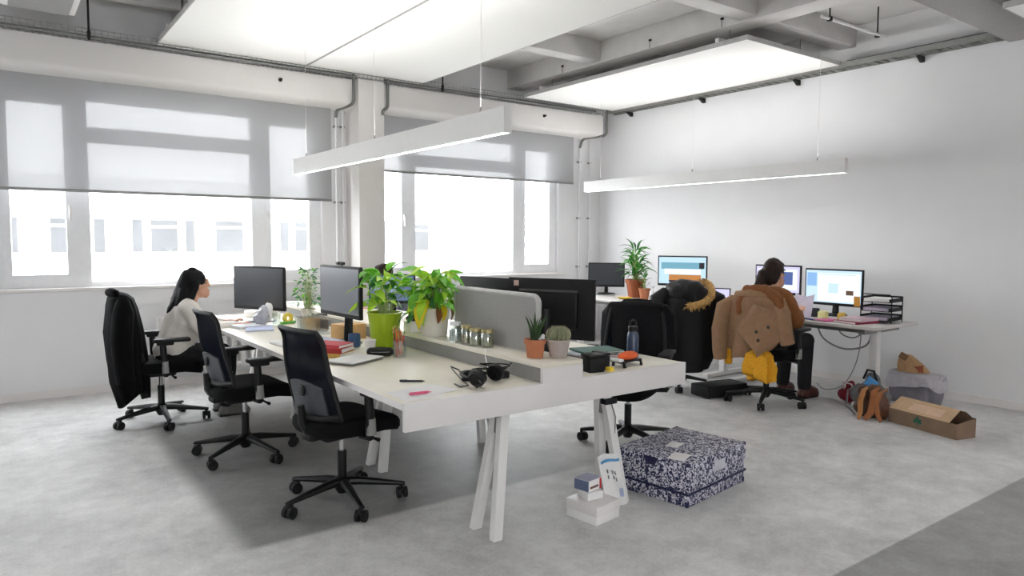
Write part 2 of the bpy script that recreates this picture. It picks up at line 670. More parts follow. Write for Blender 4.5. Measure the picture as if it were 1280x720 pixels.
def street():
    struct(place('ground', MB().span((-60, 8.6, -14.2), (160, 160, -14)).mesh('ground', 0), mat('pale_asphalt', 'B0B0B0', 0.9)))
    b = thing('office_building', 'long white building with a row of pale windows across the street', 'building', (-30, 26, -14))
    MB().span((0, 0, 0), (45, 12, 17.4), bev=.05).build('wall', FACADE, b)
    k = 0
    x = 18.0
    k = 0
    seq = [(1.05, 'w'), (.42, 'w'), (.42, 'p'), (.42, 'w'), (.95, 'w'), (.40, 'w'), (.32, 'p')]
    for zf in (11.9, 14.92):
        x = 26.55
        i = 0
        while x < 44.3:
            wd, kk = seq[i % 7]
            if kk == 'w':
                f = MB().span((x, -.08, zf), (x + wd, .05, zf + 1.2), bev=.015).build('window', FACADE, b)
                if wd > .8:
                    MB().span((x + .07, -.10, zf + .07), (x + wd - .07, -.07, zf + .86)).build('pane', FGLASS, f, smooth=0)
                    MB().span((x + .07, -.10, zf + .95), (x + wd - .07, -.07, zf + 1.13)).build('pane', FGLASS, f, smooth=0)
                else:
                    MB().span((x + .06, -.10, zf + .07), (x + wd - .06, -.07, zf + 1.13)).build('pane', FGLASS, f, smooth=0)
            else:
                MB().span((x, -.05, zf - .05), (x + wd, .03, zf + 1.25)).build('wall_panel', FGLASS2, b, smooth=0)
            x += wd + .12
            i += 1
    t = thing('apartment_tower', 'hazy pale tower with horizontal bands far beyond the right window', 'building', (62, 88, -14))
    MB().span((0, 0, 0), (11, 9, 21)).build('wall', PALE, t, smooth=0)
    for z in range(2, 20, 2):
        MB().span((.4, -.06, z), (10.6, .02, z + .8)).build('window_band', PALE2, t, smooth=0)
    t = thing('office_tower', 'lower hazy block left of the banded tower far outside', 'building', (44, 84, -14))
    MB().span((0, 0, 0), (12, 9, 17)).build('wall', PALE, t, smooth=0)
    for z in range(2, 16, 2):
        MB().span((.4, -.06, z), (11.6, .02, z + .7)).build('window_band', PALE2, t, smooth=0)


street()

# ------------------------------------------------------------------ ceiling panels, lamps, trays, pipes
EDGEG = mat('pale_grey_edge', 'B4B3B0', .6)


def panel(x0, x1, y0, y1, z, label):
    t = thing('ceiling_panel', label, 'ceiling panel', ((x0 + x1) / 2, (y0 + y1) / 2, z), 0, 'suspended white ceiling panels')
    w, d = x1 - x0, y1 - y0
    MB().box((0, 0, .022), (w, d, .04), bev=.004).build('felt_board', PANEL, t)
    f = MB()
    for s in (-1, 1):
        f.box((s * (w / 2 + .004), 0, .022), (.008, d + .016, .042)); f.box((0, s * (d / 2 + .004), .022), (w, .008, .042))
    f.build('edge_frame', EDGEG, t, smooth=0)
    for sx in (-1, 1):
        for sy in (-1, 1):
            MB().cyl((sx * w * .38, sy * d * .4, .04), (sx * w * .38, sy * d * .4, ZC - z - .005), .004, n=6).build('hanger_wire', GREY_MET, t)
    for sy in (-1, 1):
        MB().span((-w / 2, sy * d * .4 - .02, .045), (w / 2, sy * d * .4 + .02, .085)).build('support_rail', WHITE_MET, t, smooth=0)


panel(1.31, 2.705, 2.75, 7.43, 3.29, 'suspended white ceiling panel left of the long dark seam')
panel(2.73, 4.10, 2.75, 7.43, 3.29, 'suspended white ceiling panel right of the long dark seam')
panel(5.52, 7.07, 3.98, 7.28, 3.29, 'suspended white ceiling panel beside the right-hand cable tray')
panel(6.0, 7.2, -1.4, 2.14, 3.19, 'suspended white ceiling panel beyond the speckled soffit beam')

LUP = emat('lamp_strip_up', 'FFFFFF', LAMP_UP)
LDN = emat('lamp_strip_down', 'FFFFFF', LAMP_DOWN)


def pendant(x, y0, y1, z, h, label, w=.055):
    t = thing('pendant_lamp', label, 'lamp', (x, (y0 + y1) / 2, z), 0, 'linear pendant lamps')
    d = y1 - y0
    b = MB()
    for s in (-1, 1):
        b.box((s * (w / 2 - .004), 0, h / 2), (.008, d, h))
        b.box((0, s * (d / 2 - .004), h / 2), (w - .016, .008, h))
    b.box((0, 0, h / 2), (w - .016, d - .016, .01))
    b.build('housing', WHITE_MET, t, smooth=0)
    MB().box((0, 0, .012), (w - .026, d - .02, .006)).build('lower_diffuser', LDN, t, smooth=0)
    MB().box((0, 0, h - .008), (w - .02, d - .02, .006)).build('upper_diffuser', LUP, t, smooth=0)
    for s in (-1, 0, 1):
        MB().lathe([(.008, 0), (.008, .02), (.003, .035)], (0, s * d * .42, h), 8).build('wire_grip', CHROME, t)
        MB().cyl((0, s * d * .42, h + .03), (0, s * d * .42, ZC - z - (.42 if s else .42)), .0016, n=5).build('suspension_wire', WHITE_MET, t)


pendant(2.43, 3.36, 6.9, 2.112, .15, 'long white pendant lamp over the desk with green plants')
pendant(6.4, 3.5, 7.08, 2.125, .135, 'long white pendant lamp in front of the right wall')
pendant(6.4, -2.9, .6, 2.125, .135, 'unseen long pendant lamp added over the front right to light the corner panel')  # out of frame, added to brighten the panel past the soffit
pendant(2.44, -3.2, 0.35, 2.112, .15, 'unseen long pendant lamp added behind the camera as front fill')  # this and the next two: out-of-frame lamps added to brighten the foreground
pendant(4.2, -3.2, 0.2, 2.112, .15, 'unseen long pendant lamp added in the near part of the room as fill')
pendant(-1.6, -2.0, 1.6, 2.112, .15, 'unseen long pendant lamp added over the empty left floor as fill')


def trays():
    TRAYG = mat('zinc_grey', '8A8A86', .6)
    # ladder tray along the right wall
    t = thing('cable_tray', 'grey ladder cable tray running along the top of the right wall', 'cable tray', (XR, 0, 3.27))
    for x in (-.025, -.19):
        MB().span((x - .004, 2.56, 0), (x + .004, 7.45, .055)).build('rail', TRAYG, t, smooth=0)
    r = MB()
    y = 2.62
    while y < 7.42:
        r.span((-.19, y, .004), (-.025, y + .016, .016))
        y += .095
    ro = r.build('rung', mat('galvanised_steel', '7C7C78', .6), t, smooth=0)
    ro['kind'] = 'stuff'
    for y in (3.25, 4.55, 5.85, 7.1):
        MB().prism([(0, y, .0), (-.1, y, .0), (-.1, y, -.012), (-.03, y, -.055), (0, y, -.055)], (0, .035, 0)).build('bracket', BLACKM, t)
    MB().span((-.05, 2.56, .06), (0, 4.0, .10)).build('cable_bundle', BLACKM, t, smooth=0)
    # wire basket tray above the lintel
    t = thing('wire_basket_tray', 'grey wire basket tray lying along the top of the window lintel', 'cable tray', (0, 7.44, 3.25))
    w = MB()
    for yy, zz in ((-.10, 0), (-.06, 0), (0, 0), (.08, 0), (.16, 0), (-.10, .035), (-.10, .07), (.16, .05)):
        w.tube([(XL + .1, yy, zz), (6.95, yy, zz)], .004, 5)
    w.build('long_wire', GREY_MET, t)
    c = MB()
    x = XL + .1
    while x < 6.95:
        c.tube([(x, -.10, .075), (x, -.10, 0), (x, .16, 0), (x, .16, .06)], .003, 4)
        x += .05
    co = c.build('cross_wire', GREY_MET, t)
    co['kind'] = 'stuff'
    MB().tube([(XL + .1, .0, .03), (2, .03, .025), (6.9, .0, .03)], .02, 8).build('cable', DGREY_MET, t)
    MB().tube([(XL + .1, .08, .03), (1, .06, .03), (6.9, .08, .03)], .016, 8).build('cable', mat('pale_cable', 'B5B5B0', .6), t)

    def rod(x, y, z0, z1, label):
        t = thing('tray_hanger', label, 'hanger', (x, y, z0), 0, 'tray hangers')
        MB().cyl((0, 0, 0), (0, 0, z1 - z0), .009, n=8).build('rod', BLACKM, t)
        MB().box((0, 0, .05), (.028, .028, .07), bev=.004).build('clamp', BLACKM, t)
        MB().box((0, 0, z1 - z0 - .02), (.06, .06, .03), bev=.004).build('ceiling_plate', BLACKM, t)
    rod(.75, 7.33, 3.22, ZC, 'black rod hanging the wire tray left of the ceiling panels')
    rod(4.35, 7.33, 3.22, ZC, 'black rod hanging the wire tray right of the ceiling panels')


trays()


def conduit(pts, r, m, label, clips=()):
    """grey pipe with rounded bends"""
    P = [Vector(p) for p in pts]
    path = [P[0]]
    for a, b, c in zip(P, P[1:], P[2:]):
        rad = min(.06, (b - a).length / 2, (c - b).length / 2)
        s, e = b + (a - b).normalized() * rad, b + (c - b).normalized() * rad
        for i in range(6):
            q = i / 5
            path.append(s * (1 - q) ** 2 + b * 2 * q * (1 - q) + e * q * q)
    path.append(P[-1])
    t = thing('conduit_pipe', label, 'pipe', P[-1], 0, 'wall pipes')
    MB().tube([p - P[-1] for p in path], r, 10).build('pipe', m, t)
    for z in clips:
        MB().box((0, .02, z - P[-1].z), (.05, .05, .025), bev=.005).build('pipe_clip', GREY_MET, t)


PIPEW = mat('white_painted_pipe', 'E4E4E5', .45, var=.02)
conduit([(3.27, 7.42, 3.6), (3.27, 7.42, 2.97), (3.17, 7.66, 2.93), (3.17, 7.69, 2.85)], .018, DGREY_MET, 'dark bent conduit left of the column top')
conduit([(3.17, 7.69, 2.93), (3.17, 7.69, .1)], .014, PIPEW, 'outer white riser pipe left of the column', (2.75, 1.9, 1.1))
conduit([(3.25, 7.69, 2.93), (3.25, 7.69, .1)], .014, PIPEW, 'white riser pipe tight against the column', (2.75, 1.9, 1.1))
conduit([(3.68, 7.42, 3.6), (3.68, 7.42, 2.97), (3.60, 7.38, 2.93), (3.60, 7.38, 2.88)], .018, DGREY_MET, 'dark bent conduit right of the column top')
conduit([(7.10, 7.42, 3.6), (7.10, 7.42, 2.97), (6.86, 7.66, 2.93), (6.84, 7.69, 2.80)], .018, DGREY_MET, 'dark bent conduit in the room corner')
conduit([(6.84, 7.69, 2.85), (6.84, 7.69, .1)], .014, PIPEW, 'white riser pipe beside the right window', (2.6, 1.8, 1.1))
conduit([(7.04, 7.69, 2.93), (7.04, 7.69, .1)], .014, PIPEW, 'white riser pipe next to the room corner', (2.6, 1.8, 1.1))


def hooks():
    for i, (x, lb) in enumerate(((2.47, 'small black hook on the lintel below the panel seam'), (5.98, 'small black hook on the lintel right of the near pendant'))):
        t = thing('wall_hook', lb, 'hook', (x, 7.45, 3.13), 0, 'lintel hooks')
        MB().lathe([(.02, 0), (.02, .01), (.008, .014), (.008, .03), (.014, .034), (.01, .045)], M=Matrix.Rotation(PI / 2, 4, 'X'), n=10).build('peg', BLACKM, t)
    # sensors fixed on the concrete beams
    for x, y, z, lb in ((5.575, 6.6, 3.56, 'small black fixing at the far end of the ceiling beam'), (5.575, 5.2, 3.56, 'small black fixing halfway along the ceiling beam'),
                        (5.575, 4.3, 3.56, 'small black fixing at the near end of the ceiling beam')):
        t = thing('beam_fixing', lb, 'fixing', (x, y, z), 0, 'beam fixings')
        MB().box((0, 0, 0), (.02, .03, .02), bev=.004).build('clip', BLACKM, t)
        MB().cyl((-.005, 0, -.01), (-.005, 0, -.08), .003, n=6).build('eye_rod', BLACKM, t)
    t = thing('ceiling_heater_unit', 'white boxy ventilation unit under the dark ceiling at top left', 'ventilation unit', (.36, 6.50, 3.27))
    MB().box((0, 0, .16), (.50, .70, .30), bev=.015).build('casing', WHITE_MET, t)
    MB().box((0, 0, .0), (.40, .54, .03), bev=.008).build('lower_grille', GREYSIDE, t)
    for s in (-1, 1):
        MB().cyl((s * .18, .1, .3), (s * .18, .1, .445), .008, n=6).build('hanger_rod', GREY_MET, t)


hooks()

# conduit rail above the right-hand panel
t = thing('ceiling_rail', 'thin white rail under the ceiling near the soffit beam', 'rail', (6.45, 3.5, 3.45))
MB().tube([(-.55, .0, 0), (.55, -.02, 0)], .014, 8).build('rail', WHITE_MET, t)
for s in (-1, 1):
    MB().cyl((s * .42, 0, .01), (s * .42, 0, .265), .007, n=6).build('hanger_rod', BLACKM, t)
    MB().box((s * .42, 0, 0), (.04, .04, .04), bev=.006).build('clamp', BLACKM, t)

t = thing('radiator', 'white column radiator below the left window behind the dark-haired woman', 'radiator', (2.05, 7.66, .15))
for i in range(16):
    MB().tube([(-.75 + i * .1, 0, 0), (-.75 + i * .1, 0, .55)], .032, 10).build('column_section', WHITE_MET, t)
for z in (.02, .53):
    MB().tube([(-.78, 0, z), (.78, 0, z)], .024, 10).build('header_pipe', WHITE_MET, t)
for x in (-.7, .7):
    MB().span((x - .02, -.02, -.15), (x + .02, .02, .01)).build('leg', WHITE_MET, t, smooth=0)

t = thing('floor_cover', 'faint round cover set into the concrete floor at bottom left', 'floor cover', (.31, 2.87, 0))
MB().lathe([(.10, .0), (.10, .003), (.088, .003), (.088, .0)], n=40).build('ring', FLOOR_C, t)
MB().lathe([(.086, .0), (.086, .002)], n=40).build('plate', FLOOR_A, t)

# ------------------------------------------------------------------ bench desk
def bench():
    t = thing('bench_desk', 'long white and cream bench desk with trestle legs and a raised centre shelf', 'desk', (2.415, 2.80, 0))
    L = 4.25
    hw = .953
    for x0, x1 in ((-hw, -.125), (.125, hw)):
        for y0, y1 in ((.022, 1.62), (1.63, 2.92), (2.93, L)):
            MB().span((x0, y0, .727), (x1, y1, .755), bev=.003).build('desktop', DESKTOP, t)
    MB().span((-hw, 0, .625), (hw, .022, .757), bev=.002).build('end_panel', WHITE_LAC, t)
    for s in (-1, 1):
        MB().span((s * hw - .002 * s, .022, .724), (s * (hw + .003), L, .754)).build('edge_band', GREY_MET if False else WHITE_LAC, t, smooth=0)
    # raised centre shelf: top, two grey sides, white end
    MB().span((-.16, .0, .832), (.115, L, .857), bev=.003).build('riser_top', DESKTOP, t)
    for a, b in ((-.148, -.136), (.092, .104)):
        MB().span((a, .022, .755), (b, L - .02, .832)).build('riser_side', GREYSIDE, t, smooth=0)
    MB().span((-.16, -.001, .757), (.115, .020, .832)).build('riser_end', WHITE_LAC, t, smooth=0)
    MB().span((-.17, .35, .56), (.17, L - .3, .575)).span((-.17, .35, .575), (-.16, L - .3, .64)).span((.16, .35, .575), (.17, L - .3, .64)).build('cable_channel', WHITE_MET, t, smooth=0)
    for s in (-.55, .55):
        MB().span((s - .025, .05, .67), (s + .025, L - .05, .725)).build('long_rail', WHITE_MET, t, smooth=0)
    for y in (.10, 1.37, 2.85, 4.10):
        MB().span((-.62, y - .03, .655), (.62, y + .03, .726)).build('cross_rail', WHITE_MET, t, smooth=0)
        for s in (-1, 1):
            for q in (-1, 1):
                top = Vector((s * .345, y + q * .018, .69))
                bot = Vector((s * .445, y + q * .092, 0))
                d = (bot - top)
                hx, hy = .026, .020
                rings = []
                for p in (top, bot):
                    rings.append([p + Vector((a * hx, b * hy, 0)) for a, b in ((-1, -1), (1, -1), (1, 1), (-1, 1))])
                MB().loft(rings).build('leg', WHITE_MET, t, smooth=0)
            MB().box((s * .365, y, .56), (.04, .055, .10), bev=.004).build('leg_bracket', GREY_MET, t)
    return t


bench()

t = thing('desk_divider', 'grey felt desk divider with rounded corners standing on the riser shelf', 'divider', (2.43, 3.49, .858))
pts = []
w, h, r = .43, .32, .04
for cx, cz, a0 in ((w - r, h - r, 0), (-w + r, h - r, 90), (-w, 0, None), (w, 0, None)):
    if a0 is None:
        pts.append((-.014, cx, cz))
    else:
        for k in range(7):
            a = R(a0 + 15 * k)
            pts.append((-.014, cx + r * math.cos(a), cz + r * math.sin(a)))
MB().prism(pts, (.028, 0, 0)).build('felt_panel', GREYFELT, t)
MB().tube([Vector(p) + Vector((.014, 0, 0)) for p in pts] + [Vector(pts[0]) + Vector((.014, 0, 0))], .0165, 8).build('edge_piping', mat('light_grey_piping', 'B9B8B6', .8), t)


# ------------------------------------------------------------------ office chairs
def make_chair(label, loc, rz):
    t = thing('office_chair', label, 'chair', loc, rz, 'office chairs')
    star = MB()
    star.lathe([(.0, .06), (.03, .06), (.045, .09), (.048, .135), (.03, .15), (0, .15)], n=16)
    tips = []
    for k in range(5):
        a = R(72 * k + 38)
        d = Vector((math.cos(a), math.sin(a), 0))
        s = Vector((-d.y, d.x, 0))
        rings = []
        for q, z, hh, ww in ((.02, .120, .026, .028), (.10, .116, .024, .026), (.22, .100, .018, .021), (.335, .084, .013, .017), (.352, .082, .011, .014)):
            c = d * q + Vector((0, 0, z))
            rings.append([c + s * (ww * math.cos(p)) + Vector((0, 0, hh * math.sin(p))) for p in [2 * PI * i / 10 for i in range(10)]])
        star.loft(rings)
        tips.append((d, s))
    st = star.build('star_base', BLACKP, t)
    w = MB()
    for k in (-1, 1):
        w.tube([(0, k * .008, .032), (0, k * .029, .032)], .032, 14)
        w.tube([(0, k * .026, .032), (0, k * .031, .032)], [.02, .016], 12)
    w.tube([(.0, 0, .028), (-.012, 0, .045), (-.014, 0, .085)], [.014, .014, .009], 8)
    w.box((-.004, 0, .052), (.045, .018, .018), bev=.005)
    wm = w.mesh('castor')
    for k, (d, s) in enumerate(tips):
        a = math.atan2(d.y, d.x) + R((-35, 60, 15, 140, -80)[k])
        o = place('castor', wm, BLACKM, st, d * .335, (0, 0, a))
    MB().cyl((0, 0, .055), (0, 0, .30), .026, n=16).build('column_sleeve', BLACKP, t)
    MB().cyl((0, 0, .29), (0, 0, .40), .015, n=14).build('gas_lift', CHROME, t)
    m = MB().box((-.02, 0, .405), (.26, .17, .05), bev=.02).box((-.16, 0, .42), (.14, .11, .05), bev=.018)
    m.build('tilt_mechanism', BLACKM, t)
    MB().tube([(.06, -.08, .405), (.06, -.22, .40), (.07, -.26, .395)], [.007, .007, .012], 8).build('lever', BLACKP, t)
    # seat cushion
    rings = []
    for z, k in ((.425, .86), (.435, .95), (.462, 1.0), (.495, 1.0), (.515, .96), (.524, .86), (.527, .6), (.527, .2)):
        pts = []
        for i in range(40):
            a = 2 * PI * i / 40
            c, s = math.cos(a), math.sin(a)
            x = .275 * k * math.copysign(abs(c) ** .62, c) + .035
            y = .245 * k * math.copysign(abs(s) ** .62, s)
            dz = -.028 * max(0, (x - .12) / .13) ** 2 - .008 * math.cos(y / .245 * 1.5) * (1 if z > .5 else 0)
            pts.append(Vector((x, y, z + dz)))
        rings.append(pts)
    MB().loft(rings).build('seat', SEATB, t)

    # backrest shell, frame and lumbar support
    def back(u, v, off=0.0):
        y = (u * 2 - 1)
        z = .535 + .475 * v
        hw = .232 - .045 * v ** 2
        x = -.175 - .03 * math.sin(v * PI * .9) - .055 * v ** 1.6 - off
        x += .05 * y * y * (1 - .55 * v) - .02
        if v > .9:
            x -= (v - .9) * .30
        return Vector((x, y * hw, z))
    MB().grid(lambda u, v: back(.03 + .94 * u, .02 + .96 * v), 14, 18).build('back_mesh', MESHB, t, smooth=80)
    loop = [back(0, v / 14) for v in range(15)] + [back(u / 10, 1) for u in range(1, 10)] + [back(1, 1 - v / 14) for v in range(15)] + [back(1 - u / 10, 0) for u in range(1, 11)]
    MB().tube(loop, .013, 8, flat=1.0).build('back_frame', BLACKM, t)
    MB().grid(lambda u, v: back(.14 + .72 * u, .02 + .40 * v - .05 * (2 * u - 1) ** 2 * v, .014), 10, 8, thick=.012).build('lumbar_support', LUMBAR, t, smooth=50)
    MB().box((-.247, 0, .68), (.016, .05, .06), bev=.006).build('lumbar_knob', BLACKP, t)
    MB().tube([(-.10, 0, .425), (-.20, 0, .43), (-.24, 0, .50), (-.253, 0, .60)], [.03, .032, .028, .018], 10).build('back_spine', BLACKP, t)
    MB().tube([back(0, .04), back(.25, .0, .02), back(.5, .0, .03), back(.75, .0, .02), back(1, .04)], .018, 8).build('back_yoke', BLACKM, t)
    for s in (-1, 1):
        a = MB().tube([(.0, s * .20, .42), (.0, s * .275, .425), (-.005, s * .29, .46), (-.012, s * .292, .55), (-.018, s * .288, .68)], [.022, .024, .026, .026, .024], 10, flat=.75)
        arm = a.build('armrest', BLACKP, t)
        MB().tube([(-.004, s * .292, .445), (-.009, s * .293, .535)], .0285, 10, flat=.8).build('arm_sleeve', GREY_MET, arm)
        MB().box((.05, s * .285, .698), (.26, .088, .028), bev=.012, seg=3).box((.0, s * .287, .675), (.12, .05, .03), bev=.01).build('arm_pad', BLACKM, arm)
    return t


chair_near = make_chair('empty black mesh chair nearest the camera at the bench corner', (1.555, 3.74, 0), R(10))
chair_2 = copy_tree(chair_near, 'empty black mesh chair between the near chair and the dark-haired woman', (1.36, 4.95, 0), R(4))
chair_1 = copy_tree(chair_near, 'black mesh chair under the dark-haired woman with a black coat on its back', (1.06, 6.25, 0), R(-2))
chair_4 = copy_tree(chair_near, 'black chair with a dark jacket on its back right of the big black monitor', (3.70, 3.60, 0), R(212))
chair_5 = copy_tree(chair_near, 'black chair under the black fur-hooded parka', (5.55, 4.80, 0), R(62))
chair_6 = copy_tree(chair_near, 'black chair under the woman with the beige trench coat', (5.70, 3.80, 0), R(10))
chair_7 = copy_tree(chair_near, 'black chair of the person half hidden behind the lime potted plant', (3.75, 7.0, 0), R(180))
for c, turn in ((chair_near, 0), (chair_2, -41), (chair_1, 17), (chair_4, 20), (chair_5, -10), (chair_6, 15), (chair_7, 30)):
    c['group'] = 'office chairs'
    for ch in c.children:
        if ch.name.startswith('star_base'):
            ch.rotation_euler = (0, 0, R(turn))

# ------------------------------------------------------------------ coats on the chairs
BLACKWOOL = mat('black_wool', '08080A', .95, var=.3, scale=60, bump=.3, bscale=160, spec=.15)
NAVYBLK = mat('black_jacket_cloth', '101013', .85, var=.3, scale=40, bump=.25, bscale=120, spec=.2)
PARKAM = mat('black_parka_nylon', '0B0B0D', .6, var=.3, scale=30, bump=.2, bscale=90, spec=.35)
FUR = mat('tan_fur', 'C39B5E', .95, var=.3, scale=40, bump=.9, bscale=70)
TRENCH = mat('beige_gabardine', '8A6A4E', .85, var=.08, scale=30, bump=.15, bscale=200)
TRENCHD = mat('brown_lining', '774620', .85, var=.12, scale=30)
MUSTARD = mat('mustard_knit', 'D79A1C', .9, var=.12, scale=60, bump=.3, bscale=160)
BUTTON = mat('dark_horn_button', '2A201A', .4)


def coat_frame(ch):
    return ch.location.copy(), ch.rotation_euler.z


loc, rz = coat_frame(chair_1)
t = thing('black_coat', 'long black coat hung over the leftmost chair back', 'coat', loc, rz, None)
drape('coat_body', [(1.05, -.27, .0, .05, .15), (1.02, -.27, .0, .085, .205), (.94, -.265, .0, .105, .25), (.80, -.255, .0, .12, .275), (.60, -.245, 0, .13, .285),
                    (.42, -.235, .01, .125, .28), (.24, -.205, .03, .10, .24)], BLACKWOOL, t, fold=.022, seed=3, cut=lambda th, q: -.07 * q * math.sin(th * 2 + .6))
for s in (-1, 1):
    MB().tube([(-.27, s * .20, 1.0), (-.28, s * .29, .92), (-.30, s * .33, .72), (-.29, s * .33, .50), (-.28, s * .32, .40)], [.05, .075, .075, .068, .064], 12).build('sleeve', BLACKWOOL, t, smooth=80)
MB().tube([(-.30, -.14, 1.03), (-.31, -.10, 1.06), (-.34, 0, 1.065), (-.31, .10, 1.06), (-.30, .14, 1.03)], [.02, .032, .035, .032, .02], 10).build('collar', BLACKWOOL, t, smooth=80)

loc, rz = coat_frame(chair_4)
t = thing('dark_jacket', 'dark jacket hung over the chair behind the blue water bottle', 'jacket', loc, rz, None)
drape('jacket_body', [(1.02, -.27, .0, .035, .17), (1.005, -.27, .0, .06, .215), (.94, -.285, .0, .075, .235), (.80, -.27, .0, .085, .24), (.62, -.26, 0, .09, .24),
                      (.46, -.25, .0, .09, .235)], NAVYBLK, t, fold=.026, seed=11, k=(6, 11))
for s in (-1, 1):
    MB().tube([(-.29, s * .18, .99), (-.31, s * .225, .92), (-.33, s * .24, .78), (-.32, s * .24, .60), (-.31, s * .235, .50)], [.045, .06, .058, .052, .05], 12).build('sleeve', NAVYBLK, t, smooth=80)
MB().tube([(-.22, -.13, .99), (-.29, -.10, 1.015), (-.32, 0, 1.02), (-.29, .10, 1.015), (-.22, .13, .99)], [.018, .028, .03, .028, .018], 10).build('collar', NAVYBLK, t, smooth=80)

loc, rz = coat_frame(chair_5)
t = thing('black_parka', 'black parka with a tan fur-trimmed hood hung over a chair', 'coat', loc, rz, None)
drape('parka_body', [(1.05, -.34, .0, .07, .14), (1.02, -.345, .0, .11, .20), (.92, -.35, .0, .14, .255), (.75, -.34, .0, .16, .285), (.55, -.33, 0, .17, .30),
                     (.36, -.32, .0, .16, .29), (.24, -.30, .0, .13, .25)], PARKAM, t, fold=.026, seed=21, cut=lambda th, q: .05 * q * math.cos(th + 1))
MB().tube([(-.34, -.20, .99), (-.38, -.30, .92), (-.42, -.35, .75), (-.42, -.36, .58), (-.41, -.35, .50)], [.06, .085, .08, .075, .07], 12).build('sleeve', PARKAM, t, smooth=80)
MB().tube([(-.34, .20, .99), (-.38, .30, .92), (-.40, .34, .75), (-.40, .34, .55), (-.39, .33, .46)], [.06, .085, .08, .075, .07], 12).build('sleeve', PARKAM, t, smooth=80)
blob('hood', [((-.36, .04, 1.03), (-.44, -.02, 1.00), .10, .12), ((-.34, .12, 1.02), (-.40, .12, .98), .09, .10), ((-.40, -.13, .97), (-.46, -.05, .93), .085, .10)],
     PARKAM, t, voxel=.014, smooth=6, ruffle=.012, rscale=9)
# fur trim running round the hood opening
rnd = random.Random(5)
path = [Vector((-.33, -.17, 1.11)), Vector((-.38, -.215, 1.07)), Vector((-.45, -.215, 1.01)), Vector((-.51, -.17, .95)), Vector((-.545, -.09, .905)), Vector((-.545, .0, .88)), Vector((-.52, .06, .875))]
fm = MB().tube(path, [.022, .034, .038, .038, .038, .034, .02], 10)
for i in range(260):
    q = rnd.uniform(0, len(path) - 1.01)
    k = int(q)
    p = path[k].lerp(path[k + 1], q - k)
    d = Vector((rnd.gauss(0, 1), rnd.gauss(0, 1), rnd.gauss(0, 1))).normalized()
    fm.tube([p + d * .02, p + d * rnd.uniform(.045, .06) + Vector((0, 0, -.012))], [.008, .001], 4)
fm.build('fur_trim', FUR, t)

loc, rz = coat_frame(chair_6)
t = thing('trench_coat', 'beige trench coat draped over the chair of the seated woman', 'coat', loc, rz, None)
drape('coat_body', [(1.03, -.31, -.03, .05, .16), (1.0, -.31, -.03, .085, .235), (.90, -.30, -.03, .10, .275), (.76, -.295, -.02, .105, .285), (.62, -.29, .02, .10, .27), (.46, -.28, .09, .085, .20)],
      TRENCH, t, fold=.024, seed=33, k=(5, 8), cut=lambda th, q: -.05 * q * math.sin(th))
MB().tube([(-.31, .17, .97), (-.36, .25, .90), (-.39, .275, .70), (-.385, .27, .50), (-.375, .265, .43)], [.05, .075, .072, .066, .06], 12).build('sleeve', TRENCH, t, smooth=80)
MB().tube([(-.31, -.20, .96), (-.35, -.275, .88), (-.375, -.31, .74), (-.35, -.33, .62)], [.05, .07, .066, .06], 12).build('sleeve', TRENCH, t, smooth=80)
# open front flap hanging as a diamond
fl = [Vector((-.43, -.06, .95)), Vector((-.465, .075, .72)), Vector((-.475, -.13, .50)), Vector((-.42, -.33, .68)), Vector((-.41, -.24, .90))]


def flap(u, v):
    l = fl[0].lerp(fl[1], min(1, v * 1.9)) if v < .53 else fl[1].lerp(fl[2], (v - .53) / .47)
    r = fl[4].lerp(fl[3], min(1, v * 1.9)) if v < .53 else fl[3].lerp(fl[2], (v - .53) / .47)
    p = l.lerp(r, u)
    p.x -= .028 * math.sin(u * PI) + .008 * math.sin(u * 9 + v * 3)
    return p


ff = MB().grid(flap, 16, 18, thick=.010).build('front_flap', TRENCH, t, smooth=60)
for u, v in ((.45, .50), (.52, .66), (.72, .36)):
    p = flap(u, v)
    MB().lathe([(.0, 0), (.013, 0), (.015, .004), (.012, .008), (0, .006)], n=12, M=Matrix.Translation(p + Vector((-.010, 0, 0))) @ Matrix.Rotation(-PI / 2, 4, 'Y')).build('button', BUTTON, ff)
MB().tube([(-.26, -.18, .99), (-.36, -.14, 1.02), (-.39, 0, 1.035), (-.36, .13, 1.02), (-.26, .19, .99)], [.02, .03, .035, .03, .02], 10).build('collar', TRENCH, t, smooth=80)
# rust brown lining rolled over the top of the chair
blob('rolled_lining', [((-.36, .10, .93), (-.35, .04, 1.05), .045, .05), ((-.35, .04, 1.05), (-.33, -.10, 1.06), .055, .055), ((-.33, -.10, 1.06), (-.35, -.23, 1.0), .05, .05), ((-.35, -.23, 1.0), (-.38, -.29, .86), .05, .03),
                       ((-.36, .10, .93), (-.41, .09, .86), .045, .02)], TRENCHD, t, voxel=.012, smooth=4, ruffle=.012, rscale=14, seed=9)

t = thing('mustard_jumper', 'mustard yellow jumper hanging below the beige trench coat', 'jumper', loc, rz, None)
drape('jumper_body', [(.53, -.355, -.09, .025, .09), (.50, -.365, -.09, .04, .12), (.40, -.37, -.09, .04, .125), (.29, -.365, -.10, .03, .11)], MUSTARD, t, fold=.028, seed=41, k=(5, 7),
      cut=lambda th, q: -.035 * q * math.sin(2 * th))
MB().tube([(-.33, .20, .52), (-.34, .21, .46), (-.335, .21, .41), (-.33, .21, .385)], [.03, .036, .036, .03], 10).build('sleeve', MUSTARD, t, smooth=80)

# ------------------------------------------------------------------ rear sit-stand desks along the right wall
REARTOP = mat('light_grey_desktop', 'CFCBC8', .4, var=.02)


